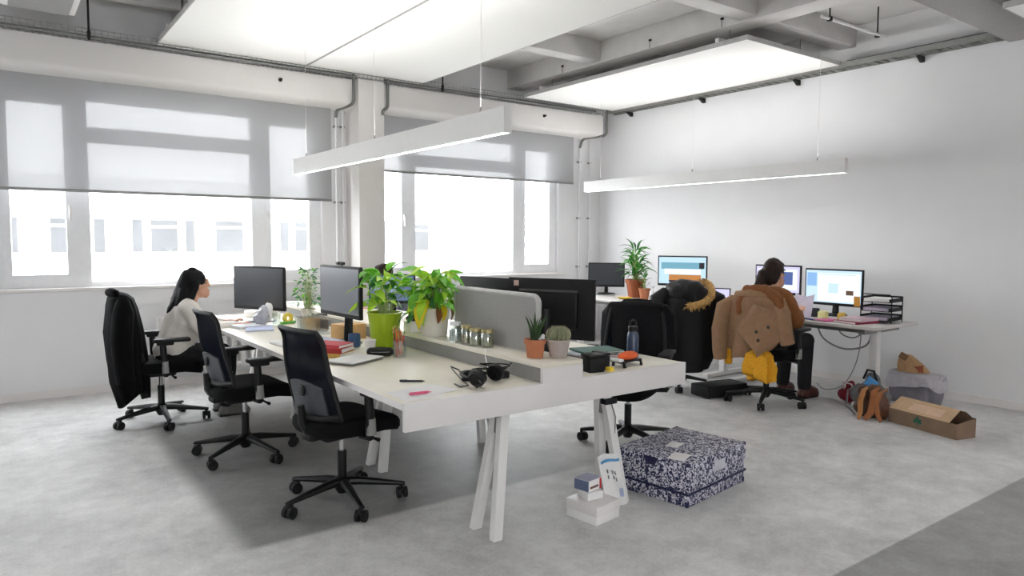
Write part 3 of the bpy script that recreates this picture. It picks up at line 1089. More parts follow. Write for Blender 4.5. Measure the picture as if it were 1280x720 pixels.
def rear_desk(y0, y1, label, feet):
    t = thing('sit_stand_desk', label, 'desk', (6.17, y0, 0), 0, 'desks along the right wall')
    w = y1 - y0
    MB().span((0, 0, .712), (.80, w, .74), bev=.004).build('desktop', REARTOP, t)
    MB().span((.1, .2, .668), (.14, w - .2, .711)).span((.66, .2, .668), (.70, w - .2, .711)).build('under_frame', GREY_MET, t, smooth=0)
    for y in feet:
        MB().span((.30, y - .035, .05), (.38, y + .035, .67), bev=.006).build('leg_column', WHITE_MET, t)
        MB().span((-.12 if y > 1 else .02, y - .04, .0), (.74, y + .04, .05), bev=.012).build('foot', WHITE_MET, t)
        MB().span((.08, y - .03, .66), (.72, y + .03, .711)).build('cross_arm', GREY_MET, t, smooth=0)
    MB().box((.01, .9, .70), (.03, .10, .02), bev=.004).build('height_switch', BLACKP, t)


rear_desk(3.06, 4.66, 'right-hand desk with paper trays where the trench coat woman sits', (.16, 1.48))
rear_desk(4.70, 6.04, 'desk by the right wall behind the black parka', (.18, 1.2))
rear_desk(6.08, 7.40, 'desk in the room corner with the palm and dark monitor', (.14, 1.18))

# ------------------------------------------------------------------ monitors
def monitor(label, x, y, z, rz, w, h, zc, screen, ui=None, logo=False, cat='monitor'):
    t = thing('monitor', label, cat, (x, y, z), rz, 'desk monitors')
    MB().box((0, 0, zc), (.028, w, h), bev=.006).build('housing', BLACKM, t)
    MB().box((-.03, 0, zc - .005), (.045, w * .66, h * .62), bev=.016).build('rear_bulge', BLACKP, t)
    MB().box((.0145, 0, zc + .006), (.003, w - .03, h - .045)).build('screen', screen, t, smooth=0)
    MB().tube([(-.055, 0, zc), (-.06, 0, zc - h * .4), (-.055, 0, .015)], [.03, .028, .034], 12, flat=.5).build('stand_neck', BLACKP, t)
    MB().lathe([(.0, .0), (.125, .0), (.13, .006), (.11, .014), (.03, .02), (0, .02)], (-.02, 0, 0), 28).build('stand_base', BLACKP, t)
    if ui:
        for k, (nm, u0, u1, v0, v1, m) in enumerate(ui):
            ww, hh = w - .03, h - .045
            MB().span((.0162 + k * .0004, ww * (u0 - .5), zc + .006 + hh * (v0 - .5)), (.0165 + k * .0004, ww * (u1 - .5), zc + .006 + hh * (v1 - .5))).build(nm, m, t, smooth=0)
    return t


D = .756
m = monitor('dark blank monitor facing the dark-haired woman', 1.89, 6.35, D, R(206.8), .61, .385, .295, LENS)
m = monitor('tall grey monitor with a webcam on top beside the lime pot', 1.95, 4.68, D, R(183), .62, .355, .37, LENSG)
wc = MB().box((0, 0, .565), (.03, .10, .022), bev=.008).tube([(-.01, 0, .55), (-.03, 0, .52)], .008, 8)
wc.ball((.016, 0, .566), .010, sub=2)
wc.build('webcam', BLACKP, m)
m = monitor('large black monitor seen from behind, right of the grey divider', 2.88, 3.50, D, R(28), .60, .385, .298, LENS)
MB().box((-.0155, -.24 * -1, .455), (.002, .035, .035)).build('sticker', mat('pinkish_label', 'C9A9A2', .6), m, smooth=0)
MB().box((-.054, 0, .415), (.004, .40, .014), bev=.002).build('rear_ridge', mat('dark_grey_ridge', '4A4948', .4), m)
monitor('black monitor half hidden behind the large one and the divider', 2.92, 4.28, D, R(12), .56, .34, .29, LENS)
monitor('dark monitor on the corner desk left of the palm', 6.85, 7.12, .741, R(226), .50, .335, .265, LENS)
S_BLUE = emat('screen_sky_blue', 'BFDDF0', .95)
S_WHITE = emat('screen_white', 'EAF3FA', .95)
S_PALE = emat('screen_pale_blue', 'C6E0F6', .95)
S_ORANGE = emat('screen_orange', 'C98A52', .8)
S_DARK = emat('screen_dark', '4C4A50', .5)
S_TEAL = emat('screen_teal', '7FB4C8', .8)
S_BROWN = emat('screen_brown', '6F5648', .7)
S_LILAC = emat('screen_lilac', 'CFCBEE', .95)
S_NAVY = emat('screen_navy', '5C6FA8', .8)
monitor('lit monitor with a blue and orange page beside the palm', 6.80, 5.74, .741, R(208), .60, .37, .375, S_BLUE,
        [('page_banner', .05, .95, .55, .8, S_TEAL), ('page_text', .12, .9, .36, .56, S_WHITE), ('page_photo', .22, .9, .12, .34, S_ORANGE), ('page_footer', .22, .9, .05, .13, S_DARK),
         ('page_corner', .86, .97, .58, .8, S_DARK)])
monitor('large lit monitor with a pale page at the right-hand desk', 6.85, 3.83, .741, R(182), .60, .37, .285, S_PALE,
        [('page', .22, .98, .04, .92, S_WHITE), ('side_bar', .02, .2, .5, .92, emat('screen_bar', '8DB8E8', .9)), ('page_photo', .74, .87, .26, .40, S_BROWN), ('page_column', .42, .60, .3, .6, S_PALE),
         ('address_bar', .25, .9, .86, .89, S_PALE)])
monitor('lit monitor partly hidden behind the seated brown-haired woman', 6.85, 4.46, .741, R(186), .52, .32, .33, S_LILAC,
        [('page', .05, .95, .1, .9, S_WHITE), ('page_photo', .6, .85, .3, .8, S_NAVY)])
monitor('monitor with a blue screen beside the person behind the plants', 3.16, 6.30, D, R(232), .46, .29, .245, emat('screen_blue_grey', '7E92B4', .5),
        [('page', .1, .6, .3, .9, emat('screen_mid_blue', 'A9BCDA', .6))])

t = thing('laptop', 'open laptop with a lilac screen between the parka and trench coat', 'laptop', (6.42, 4.98, .741), R(205))
MB().box((0, 0, .008), (.23, .32, .014), bev=.005).build('keyboard_base', GREY_MET, t)
MB().box((-.135, 0, .115), (.010, .32, .21), rot=(0, R(-14), 0), bev=.004).build('lid', BLACKM, t)
MB().box((-.129, 0, .116), (.002, .295, .185), rot=(0, R(-14), 0)).build('screen', S_LILAC, t, smooth=0)
# lay the lid on the far side of the keyboard
t.rotation_euler = (0, 0, R(205))

# ------------------------------------------------------------------ people
HAIRB = mat('black_hair', '09080B', .6, spec=.2, var=.4, scale=40, stretch=(1, 1, .15), bump=.3, bscale=80)
HAIRBR = mat('dark_brown_hair', '241610', .6, spec=.25, var=.35, scale=40, stretch=(1, 1, .2), bump=.3, bscale=80)
WOOL = mat('off_white_wool', 'E8E2DA', .95, var=.04, scale=50, bump=.25, bscale=140)
TROUS = mat('black_trousers', '0C0C10', .9, var=.25, scale=40)
RUST = mat('rust_brown_knit', '7A4A22', .95, var=.12, scale=50, bump=.3, bscale=120)
GREYSHIRT = mat('grey_shirt', '8C939B', .9, var=.08, scale=30)
BOOT = mat('brown_leather_boot', '4A2017', .45, var=.15)
SNEAK = mat('grey_trainer', '6E6C6A', .7, var=.2, scale=30)
EYEW = mat('eye', '2B2320', .2)
LIP = mat('lips', 'A4625A', .5)


def person(label, loc, rz, top, trousers, shoe, hair, hair_style, lean=.0, head_turn=0.0, arms=None, seed=1, size=1.0, leg_dx=0.0, shaft=.07):
    t = thing('person', label, 'person', loc, rz)
    t.scale = (size, size, size)
    V3 = Vector
    pel = V3((0, 0, .56))
    ch = V3((.07 + lean * .6, 0, .86))
    nk = V3((.11 + lean, 0, 1.01))
    hd = V3((.165 + lean * 1.1, 0, 1.135))
    sh_l, sh_r = V3((.08 + lean * .9, .165, .955)), V3((.08 + lean * .9, -.165, .955))
    if arms is None:
        arms = ((V3((.20 + lean, .23, .745)), V3((.43 + lean, .17, .785))), (V3((.20 + lean, -.23, .745)), V3((.43 + lean, -.17, .785))))
    legs = []
    for s in (1, -1):
        legs.append((V3((.02, s * .09, .55)), V3((.42 + leg_dx, s * .11, .535)), V3((.40 + leg_dx, s * .115, .10)), V3((.53 + leg_dx, s * .13, .045))))
    caps = [(pel, ch, .125, .115), (ch, nk + V3((-.01, 0, -.06)), .115, .07), (nk + V3((-.01, 0, -.05)), hd + V3((-.01, 0, -.03)), .052, .05),
            (sh_l, sh_r, .062, .062)]
    balls = [(pel, (.13, .17, .11)), (ch + V3((-.0, 0, .02)), (.10, .155, .15)),
             (hd + V3((-.012, 0, .03)), (.092, .076, .095)), (hd + V3((.03, 0, -.035)), (.060, .055, .072))]
    for (sh_, (el, wr), s) in ((sh_l, arms[0], 1), (sh_r, arms[1], -1)):
        caps += [(sh_, el, .052, .042), (el, wr, .042, .028)]
        d = (wr - el).normalized()
        side = V3((0, s, 0))
        palm = wr + d * .055
        balls.append((palm, (.05, .040, .017)))
        caps.append((wr, palm, .026, .022))
        for k, (off, ln) in enumerate(((.030, .062), (.010, .072), (-.010, .068), (-.030, .052))):
            b = palm + d * .035 + side * off
            mid = b + d * ln * .55 + V3((0, 0, .006))
            caps += [(b, mid, .0095, .0088), (mid, mid + d * ln * .4 + V3((0, 0, -.016)), .0088, .008)]
        tb = palm - side * .03 - d * .01
        caps += [(tb, tb - side * .03 + d * .025, .012, .011), (tb - side * .03 + d * .025, tb - side * .035 + d * .055, .011, .009)]
    for hp, kn, an, to in legs:
        caps += [(hp, kn, .082, .058), (kn, an, .055, .036), (an, to, .036, .03)]
    # face: nose, brow, chin, lips, ears
    tr = Matrix.Rotation(head_turn, 4, 'Z')
    F = lambda x, y, z: hd + (tr @ V3((x, y, z)))
    caps += [(F(.085, 0, .035), F(.101, 0, .0), .011, .013), (F(.08, 0, -.075), F(.07, 0, -.085), .024, .026)]
    balls += [(F(.090, 0, -.040), (.012, .024, .008)), (F(.090, 0, -.052), (.011, .020, .008)), (F(.0, .078, .0), (.022, .010, .03)), (F(.0, -.078, .0), (.022, .010, .03)),
              (F(.078, 0, .052), (.014, .05, .010))]
    blob('body', caps, SKIN, t, balls, voxel=.0075, smooth=2)
    for s in (-1, 1):
        MB().ball(F(.066, s * .031, .022), .0095, (.9, 1.1, .8), 2).build('eye', EYEW, t)
    MB().ball(F(.097, 0, -.046), .012, (.6, 1.6, .45), 2).build('mouth', LIP, t)
    # clothes follow the body a little outside it
    cc = [(pel + V3((0, 0, .02)), ch, .155, .148), (ch, nk + V3((-.01, 0, -.07)), .145, .09), (sh_l, sh_r, .082, .082)]
    bb = [(pel + V3((0, 0, .05)), (.155, .195, .12)), (ch, (.135, .185, .17))]
    for sh_, (el, wr) in ((sh_l, arms[0]), (sh_r, arms[1])):
        cc += [(sh_, el, .082, .078), (el, el.lerp(wr, .82), .076, .048)]
    blob('jumper', cc, top, t, bb, voxel=.011, smooth=6, ruffle=.012, rscale=9, seed=seed)
    MB().tube([nk + V3((.05 * math.cos(a), .055 * math.sin(a), -.035 - .012 * math.cos(a))) for a in [2 * PI * i / 16 for i in range(17)]], .016, 8).build('neckline', top, t)
    tc_ = [(pel, pel + V3((0, 0, .02)), .14, .14)]
    for hp, kn, an, to in legs:
        tc_ += [(hp, kn, .098, .075), (kn, an + V3((0, 0, .02)), .072, .062)]
    blob('trousers', tc_, trousers, t, [(pel, (.145, .185, .115))], voxel=.012, smooth=5, ruffle=.006, rscale=9, seed=seed + 5)
    for hp, kn, an, to in legs:
        an0 = V3((an.x, an.y, .05))
        blob('shoe', [(an0 + V3((-.03, 0, -.005)), an0 + V3((.09, 0, -.012)), .043, .040), (an0 + V3((.09, 0, -.012)), to + V3((.035, 0, -.012)), .040, .032), (an + V3((.02, 0, -.005)), to + V3((.01, 0, .008)), .048, .040), (an0, an + V3((0, 0, shaft)), .050, .054)],
             shoe, t, voxel=.010, smooth=3)
        MB().box((an.x + .055, an.y + .007, .008), (.25, .085, .016), bev=.007).build('sole', BLACKM, t)
    hair_style(t, hd, F, hair)
    return t


def long_hair(t, hd, F, m):
    caps = [(F(-.06, 0, .07), F(-.105, 0, -.06), .075, .075), (F(-.09, .0, -.05), F(-.17, -.0, -.22), .085, .075), (F(-.16, 0, -.20), F(-.235, 0, -.40), .075, .035),
            (F(-.10, -.05, -.05), F(-.16, -.07, -.25), .055, .045), (F(-.10, .05, -.05), F(-.16, .07, -.25), .055, .045), (F(-.15, -.05, -.24), F(-.19, -.06, -.37), .045, .02),
            (F(-.01, -.072, .03), F(-.07, -.08, -.10), .032, .040), (F(-.01, .072, .03), F(-.07, .08, -.10), .032, .040)]
    balls = [(F(-.025, 0, .055), (.103, .090, .092)), (F(-.03, 0, .135), (.035, .04, .03)), (F(.015, 0, .105), (.045, .060, .028))]
    blob('hair', caps, m, t, balls, voxel=.008, smooth=3, ruffle=.008, rscale=14, seed=2)


def ponytail(t, hd, F, m):
    caps = [(F(-.02, 0, .08), F(-.07, 0, -.02), .085, .075), (F(-.08, 0, .03), F(-.135, 0, .02), .05, .045), (F(-.13, 0, .02), F(-.17, 0, -.10), .045, .05), (F(-.17, 0, -.10), F(-.165, 0, -.24), .05, .018),
            (F(-.02, -.075, .02), F(-.06, -.07, -.05), .022, .025), (F(-.02, .075, .02), F(-.06, .07, -.05), .022, .025)]
    balls = [(F(-.02, 0, .055), (.10, .088, .090)), (F(.035, 0, .10), (.045, .06, .025))]
    blob('hair', caps, m, t, balls, voxel=.008, smooth=3, ruffle=.008, rscale=14, seed=4)
    MB().tube([F(-.125 + .01 * math.cos(a), .047 * math.cos(a), .02 + .047 * math.sin(a)) for a in [2 * PI * i / 14 for i in range(15)]], .008, 6).build('hair_tie', BLACKP, t)


def short_hair(t, hd, F, m):
    caps = [(F(-.03, 0, .08), F(-.085, 0, -.02), .08, .06), (F(-.02, -.074, .03), F(-.04, -.07, -.02), .022, .018), (F(-.02, .074, .03), F(-.04, .07, -.02), .022, .018)]
    balls = [(F(-.022, 0, .06), (.104, .090, .088)), (F(.04, 0, .105), (.05, .065, .03))]
    blob('hair', caps, m, t, balls, voxel=.009, smooth=3, ruffle=.010, rscale=20, seed=6)


person('seated woman with long black hair, white jumper and black trousers at the window desk', (1.16, 6.27, 0), R(-2), WOOL, TROUS, SNEAK, HAIRB, long_hair, lean=.03, seed=3, size=.965)
V3 = Vector
person('seated woman with a brown ponytail, rust jumper and black trousers at the right-hand desk', (5.66, 3.86, 0), R(-4), RUST, TROUS, BOOT, HAIRBR, ponytail, lean=.02, head_turn=R(-12), seed=8, size=1.03, leg_dx=.10, shaft=.12,
       arms=((V3((.24, .20, .73)), V3((.45, .10, .80))), (V3((.24, -.19, .73)), V3((.45, -.08, .80)))))
person('person with short brown hair and grey shirt mostly hidden behind the potted plants', (3.66, 7.00, 0), R(176), GREYSHIRT, TROUS, SNEAK, HAIRBR, short_hair, lean=.09, seed=12, size=.95)

# ------------------------------------------------------------------ plants
def leafmat(name, h):
    m = mat(name, h, .45, var=.18, scale=25)
    nt = m.node_tree
    b = nt.nodes['Principled BSDF']
    tr = nt.nodes.new('ShaderNodeBsdfTranslucent')
    tr.inputs['Color'].default_value = lin(h) + [1]
    mx = nt.nodes.new('ShaderNodeMixShader'); mx.inputs[0].default_value = .35
    nt.links.new(b.outputs[0], mx.inputs[1]); nt.links.new(tr.outputs[0], mx.inputs[2])
    nt.links.new(mx.outputs[0], nt.nodes['Material Output'].inputs['Surface'])
    return m


LF_LIME = leafmat('lime_leaf', 'B2DA42')
LF_GREEN = leafmat('fresh_green_leaf', '6DB436')
LF_DEEP = leafmat('deep_green_leaf', '2F6B2A')
LF_YEL = leafmat('yellow_leaf', 'EBD52A')
LF_BRN = leafmat('dry_brown_leaf', '8A5A35')
LF_FIC = leafmat('grey_green_leaf', '4B7A50')
STEM = mat('pale_green_stem', 'A9B878', .6)
STEMB = mat('brown_stem', '6A5138', .8)
LIMEPOT = mat('lime_green_glazed_pot', '9DB81E', .35, var=.05, scale=8)
WHITEPOT = mat('white_ceramic_pot', 'EBE6DF', .5, var=.02)
GREYPOT = mat('pale_grey_pot', 'B5AAA4', .75, var=.05, scale=30)


def leaf_mesh(name, m, L=1.0, W=.36, droop=.35, fold=.12, nu=4, nv=6, tip=.8):
    def f(u, v):
        w = W * .5 * (math.sin(PI * min(1, v ** tip)) ** .8 if 0 < v < 1 else 0)
        y = (u * 2 - 1) * w
        return Vector((L * v, y, abs(u * 2 - 1) * fold * w * 2 - droop * v * v + .10 * math.sin(v * PI)))
    me = MB().grid(f, nu, nv).mesh(name, 80)
    me.materials.append(m)
    return me


def put_leaf(me, parent, base, az, el, s, roll=0.0):
    o = bpy.data.objects.new('leaf', me)
    COL.objects.link(o)
    o.parent = parent
    o.matrix_local = Matrix.Translation(base) @ Matrix.Rotation(az, 4, 'Z') @ Matrix.Rotation(-el, 4, 'Y') @ Matrix.Rotation(roll, 4, 'X') @ Matrix.Scale(s, 4)
    return o


def pot(t, prof, m, soil_z, soil_r, name='pot'):
    MB().lathe(prof, n=32).build(name, m, t)
    MB().lathe([(soil_r, soil_z - .012), (soil_r, soil_z), (soil_r * .5, soil_z + .006), (0, soil_z + .004)], n=20).build('soil', SOIL, t)


def bush(t, n, c0, hmin, hmax, spread, meshes, weights, smin, smax, seed, stem_m=STEM, el=(-.5, .7), stem_r=.002, bias=(0, 0), low=0.0):
    rnd = random.Random(seed)
    st = MB()
    for i in range(n):
        az = rnd.uniform(0, 2 * PI)
        q = rnd.random() ** .7
        h = hmin + (hmax - hmin) * rnd.random()
        rr = spread * q * (1.0 - .45 * (h - hmin) / (hmax - hmin + 1e-6))
        p = Vector((c0[0] + bias[0] + rr * math.cos(az), c0[1] + bias[1] + rr * math.sin(az), c0[2] + h - low * q))
        b = Vector((c0[0] + .3 * rr * math.cos(az), c0[1] + .3 * rr * math.sin(az), c0[2]))
        mid = (b + p) / 2 + Vector((-.15 * rr * math.cos(az), -.15 * rr * math.sin(az), .05 * h + .02))
        st.tube([b, mid, p], [stem_r * 1.2, stem_r, stem_r * .7], 5, cap=False)
        put_leaf(rnd.choices(meshes, weights)[0], t, p, az + rnd.gauss(0, .5), rnd.uniform(*el), rnd.uniform(smin, smax), rnd.gauss(0, .35))
    st.build('stems', stem_m, t)['kind'] = 'stuff'


LM = {k: leaf_mesh('leaf_' + k, m, W=.46) for k, m in (('lime', LF_LIME), ('green', LF_GREEN), ('deep', LF_DEEP), ('yellow', LF_YEL), ('brown', LF_BRN))}

t = thing('potted_plant', 'leafy plant in a tapered lime green pot on the bench', 'plant', (2.10, 4.30, D))
pot(t, [(0, 0), (.078, 0), (.084, .01), (.112, .24), (.117, .243), (.117, .25), (.106, .25), (.102, .225), (0, .225)], LIMEPOT, .228, .101)
bush(t, 58, (0, 0, .22), .07, .31, .17, [LM['lime'], LM['green'], LM['deep']], [5, 5, 1.2], .09, .16, 5, el=(-.3, .8))

t = thing('potted_plant', 'dense yellow-green trailing plant in a white planter on the riser shelf', 'plant', (2.34, 4.06, .858))
MB().lathe([(0, 0), (.082, 0), (.088, .01), (.103, .175), (.106, .18), (.106, .186), (.096, .186), (.092, .16), (0, .16)], n=32).build('pot', WHITEPOT, t)
MB().lathe([(.091, .15), (.091, .163), (0, .166)], n=20).build('soil', SOIL, t)
bush(t, 92, (0, 0, .16), .05, .30, .19, [LM['lime'], LM['green'], LM['deep']], [6, 5, 1.5], .10, .165, 9, el=(-.9, .6), low=.06)
for az, el, s, p, k in ((PI * 1.18, -.70, .21, (-.09, -.07, .25), 'yellow'), (PI * 1.05, -.6, .17, (-.10, -.02, .27), 'yellow'), (-1.6, -1.2, .11, (-.03, -.10, .20), 'brown'), (-.9, -1.25, .10, (.06, -.10, .19), 'brown'), (-1.3, -1.1, .12, (.0, -.09, .22), 'yellow'),
                        (-.2, -1.0, .12, (.10, -.04, .24), 'lime')):
    put_leaf(LM[k], t, Vector(p), az, el, s)

t = thing('potted_plant', 'small airy ficus-like plant left of the tall grey monitor', 'plant', (2.26, 6.16, D + .006))
MB().lathe([(0, 0), (.05, 0), (.065, .1), (.068, .105), (.06, .105), (.058, .09), (0, .09)], n=20).build('pot', WHITEPOT, t)
bush(t, 120, (0, 0, .10), .02, .36, .15, [leaf_mesh('leaf_small', LF_FIC, W=.5), leaf_mesh('leaf_small_green', LF_GREEN, W=.5)], [4, 2.5], .04, .07, 14, STEM, stem_r=.0009)

t = thing('potted_palm', 'bushy palm in a brown terracotta pot on the corner desk', 'plant', (6.78, 6.50, .741))
pot(t, [(0, .0), (.09, 0), (.12, .19), (.135, .19), (.137, .235), (.125, .235), (.12, .215), (0, .215)], TERRAD, .218, .119)
LP = leaf_mesh('leaf_palm', leafmat('palm_green_leaf', '4E9A3A'), W=.17, droop=.5, fold=.2)
LP2 = leaf_mesh('leaf_palm_dark', leafmat('palm_dark_leaf', '2C6A2C'), W=.17, droop=.4, fold=.2)
bush(t, 95, (0, 0, .22), .05, .42, .10, [LP, LP2], [5, 4], .13, .23, 17, el=(-.1, 1.2))
t = thing('potted_plant', 'small upright plant in an orange terracotta pot beside the palm', 'plant', (6.62, 6.19, .741))
pot(t, [(0, 0), (.05, 0), (.07, .12), (.076, .12), (.076, .14), (.068, .14), (.066, .125), (0, .125)], TERRA, .127, .065)
bush(t, 26, (0, 0, .12), .03, .22, .05, [LP2, LM['deep']], [3, 1], .06, .11, 19, el=(.2, 1.2))

t = thing('snake_plant', 'small snake plant with upright dark blades in a terracotta pot', 'plant', (2.352, 2.99, .858))
pot(t, [(0, 0), (.044, 0), (.054, .075), (.060, .076), (.061, .10), (.054, .10), (.052, .088), (0, .088)], TERRA, .09, .051)
LB = leaf_mesh('leaf_blade', leafmat('dark_blade_leaf', '38502F'), W=.13, droop=.02, fold=.25, tip=.45)
rnd = random.Random(3)
for i in range(15):
    a = i * 2.4
    put_leaf(LB, t, Vector((.02 * math.cos(a), .02 * math.sin(a), .088)), a, R(rnd.uniform(66, 86)), rnd.uniform(.10, .165), rnd.uniform(-1, 1))
mb = MB()
for k in range(9):
    mb.ball((.028 + rnd.uniform(-.012, .015), -.022 + rnd.uniform(-.012, .012), .095 + rnd.uniform(0, .022)), rnd.uniform(.008, .013), sub=1, rot=(k, k, 0))
mb.build('white_pebbles', PAPER, t, smooth=0)['kind'] = 'stuff'

t = thing('cactus', 'round grey-green cactus in a pale grey pot at the end of the riser shelf', 'plant', (2.462, 2.925, .858))
pot(t, [(0, 0), (.042, 0), (.046, .005), (.062, .085), (.066, .09), (.066, .098), (.058, .098), (.056, .085), (0, .085)], GREYPOT, .088, .055)
CACT = mat('cactus_skin', '7C8063', .85, var=.15, scale=60, bump=.3)
rings = []
for j in range(15):
    z = -.9 + 1.86 * j / 14
    rr = math.sqrt(max(0.0, 1 - z * z)) if abs(z) < 1 else 0
    rings.append([Vector((.056 * rr * (1 + .10 * math.cos(14 * th)) * math.cos(th), .056 * rr * (1 + .10 * math.cos(14 * th)) * math.sin(th), .122 + .048 * z)) for th in [2 * PI * i / 84 for i in range(84)]])
MB().loft(rings).build('cactus_body', CACT, t, smooth=60)
sp = MB()
for j in range(2, 14):
    z = -.9 + 1.86 * j / 14
    rr = math.sqrt(max(0.0, 1 - z * z))
    for i in range(14):
        th = 2 * PI * i / 14
        p = Vector((.061 * rr * math.cos(th), .061 * rr * math.sin(th), .122 + .049 * z))
        d = (p - Vector((0, 0, .11))).normalized()
        for q in (-.4, 0, .4):
            dd = (d + Vector((-math.sin(th) * q, math.cos(th) * q, q * .5))).normalized()
            sp.tube([p, p + dd * .010], [.0009, .0003], 3, cap=False)
sp.build('spines', mat('pale_spines', 'C9C2A4', .7), t, smooth=0)['kind'] = 'stuff'


# ------------------------------------------------------------------ small things on the bench
def jar_glass():
    m = mixmat('jar_glass', sh('Transparent', (.90, .93, .90)), sh('Glossy', (1, 1, 1), .05), .16)
    return m


JARG = jar_glass()
LIDM = mat('dull_gold_lid', 'A79A70', .4, .5, var=.1)
LIDW = mat('white_lid', 'D9DCDD', .5)


def jar(label, x, y, r, h, fill, lid, fh=.6):
    t = thing('glass_jar', label, 'jar', (x, y, .858), 0, 'jars on the riser shelf')
    MB().lathe([(0, 0), (r * .94, 0), (r, .006), (r, h * .8), (r * .88, h * .88), (r * .88, h), (r * .84, h), (r * .84, h * .87), (r * .95, h * .78), (r * .95, .008), (0, .006)], n=24).build('glass', JARG, t)
    MB().lathe([(0, .007), (r * .92, .007), (r * .92, h * fh), (0, h * fh + .003)], n=20).build('contents', mat('jar_' + fill, fill, .8, var=.3, scale=70), t)
    MB().lathe([(0, h * .9), (r * .93, h * .9), (r * .93, h + .006), (r * .88, h + .01), (0, h + .01)], n=24).build('lid', lid, t)


jar('tall glass jar with pale blue-white contents and white lid', 2.295, 3.72, .037, .115, 'C9D3DB', LIDW, .7)
jar('glass jar with beige contents second from the white planter', 2.312, 3.62, .034, .105, 'B7A98A', LIDM, .5)
jar('olive-lidded glass jar third from the white planter', 2.318, 3.525, .040, .095, 'A8A68C', LIDM, .55)
jar('olive-lidded glass jar nearest the snake plant', 2.345, 3.44, .040, .095, '97936F', LIDM, .5)

t = thing('pen_cup', 'clear cup full of coloured pencils by the lime pot', 'pen cup', (2.03, 3.95, D))
CUPG = mixmat('clear_acrylic', sh('Transparent', (.9, .92, .93)), sh('Glossy', (1, 1, 1), .05), .14)
MB().lathe([(0, 0), (.042, 0), (.044, .11), (.041, .11), (.039, .004), (0, .004)], n=24).build('cup', CUPG, t)
rnd = random.Random(12)
for i, c in enumerate(('D4502A', 'C9382E', 'E07A30', '9C5A3C', '2F7A4A', 'B8603C', 'D98A52', 'A8442E', '1F5F52', 'C77B4E', '7A4A36')):
    a = rnd.uniform(0, 6.28)
    p = Vector((.02 * math.cos(a), .02 * math.sin(a), .006))
    q = Vector((.040 * math.cos(a + .8), .040 * math.sin(a + .8), rnd.uniform(.13, .19)))
    pen = MB().cyl(p, q, .0042, n=6).build('pencil', mat('pencil_' + c, c, .5), t)
    MB().cyl(q, q + (q - p).normalized() * .012, .0042, .0008, n=6).build('pencil_tip', mat('pencil_wood', 'D8B68A', .7), pen)


def book(label, x, y, z, rz, sx, sy, h, cover, name='book', cat='book', group=None, pages=True):
    t = thing(name, label, cat, (x, y, z), rz, group)
    c = mat('cover_' + cover, cover, .6, var=.05)
    b = MB()
    b.span((-sx / 2, -sy / 2, 0), (sx / 2, sy / 2, .003)).span((-sx / 2, -sy / 2, h - .003), (sx / 2, sy / 2, h)).span((-sx / 2, -sy / 2, .003), (-sx / 2 + .004, sy / 2, h - .003))
    b.build('cover', c, t, smooth=0)
    MB().span((-sx / 2 + .004, -sy / 2 + .004, .003), (sx / 2 - .004, sy / 2 - .004, h - .003)).build('pages', PAPER, t, smooth=0)
    return t


book('yellow-spined book lowest in the small stack behind the near chair', 1.70, 4.24, D, R(35), .17, .23, .028, 'C9A24A', group='books behind the near chair')
book('dark red book second in the small stack behind the near chair', 1.70, 4.25, D + .0285, R(40), .18, .24, .03, 'A32A28', group='books behind the near chair')
book('bright red book topmost in the small stack behind the near chair', 1.705, 4.24, D + .059, R(31), .16, .22, .022, 'C13A44', group='books behind the near chair')
book('pale lilac notepad behind the red books', 1.78, 4.62, D, R(10), .20, .28, .05, 'C9CDE2', name='notepad', cat='notepad')
t = thing('closed_laptop', 'thin white closed laptop lying on the bench before the pencil cup', 'laptop', (1.735, 3.965, D), R(28))
MB().box((0, 0, .009), (.30, .21, .010), bev=.004).build('base', GREY_MET, t)
MB().box((0, 0, .0165), (.30, .21, .005), bev=.002).build('lid', PAPER, t)
for s in (-1, 1):
    MB().box((s * .12, 0, .002), (.02, .14, .004)).build('rubber_foot', BLACKP, t, smooth=0)
t = thing('cardboard_box', 'small tan cardboard box under the tall grey monitor', 'box', (2.10, 4.90, D), R(12))
MB().box((0, 0, .055), (.20, .16, .11), bev=.003).build('carton', mat('tan_cardboard', 'C8A06A', .85), t)
MB().box((0, 0, .1105), (.20, .035, .002)).build('tape', mat('packing_tape', 'B58B55', .3), t, smooth=0)
t = thing('mug', 'dark blue mug standing behind the pencil cup near the lime pot', 'mug', (1.97, 4.50, D), R(60))
MB().lathe([(0, 0), (.036, 0), (.041, .006), (.041, .09), (.037, .09), (.036, .008), (0, .008)], n=24).build('body', mat('blue_glaze', '2F4F7E', .3), t)
MB().tube([(.039, 0, .075), (.065, 0, .07), (.072, 0, .045), (.062, 0, .022), (.039, 0, .018)], .006, 8).build('handle', MATS['blue_glaze'], t)
t = thing('paper_cup', 'small white cup left of the pencil cup', 'cup', (1.965, 4.24, D))
MB().lathe([(0, 0), (.030, 0), (.038, .075), (.040, .078), (.037, .08), (.030, .004), (0, .004)], n=20).build('cup', PAPER, t)
t = thing('glasses_case', 'black soft glasses case lying before the lime pot', 'case', (1.945, 4.05, D), R(-32))
blob('case', [((-.06, 0, .028), (.06, 0, .028), .028, .028)], BLACKP, t, [((0, 0, .03), (.085, .038, .03))], voxel=.006, smooth=3)
MB().tube([(-.085, -.002, .03), (-.05, -.034, .03), (0, -.039, .03), (.05, -.034, .03), (.085, -.002, .03)], .002, 6).build('zip', GREY_MET, t)

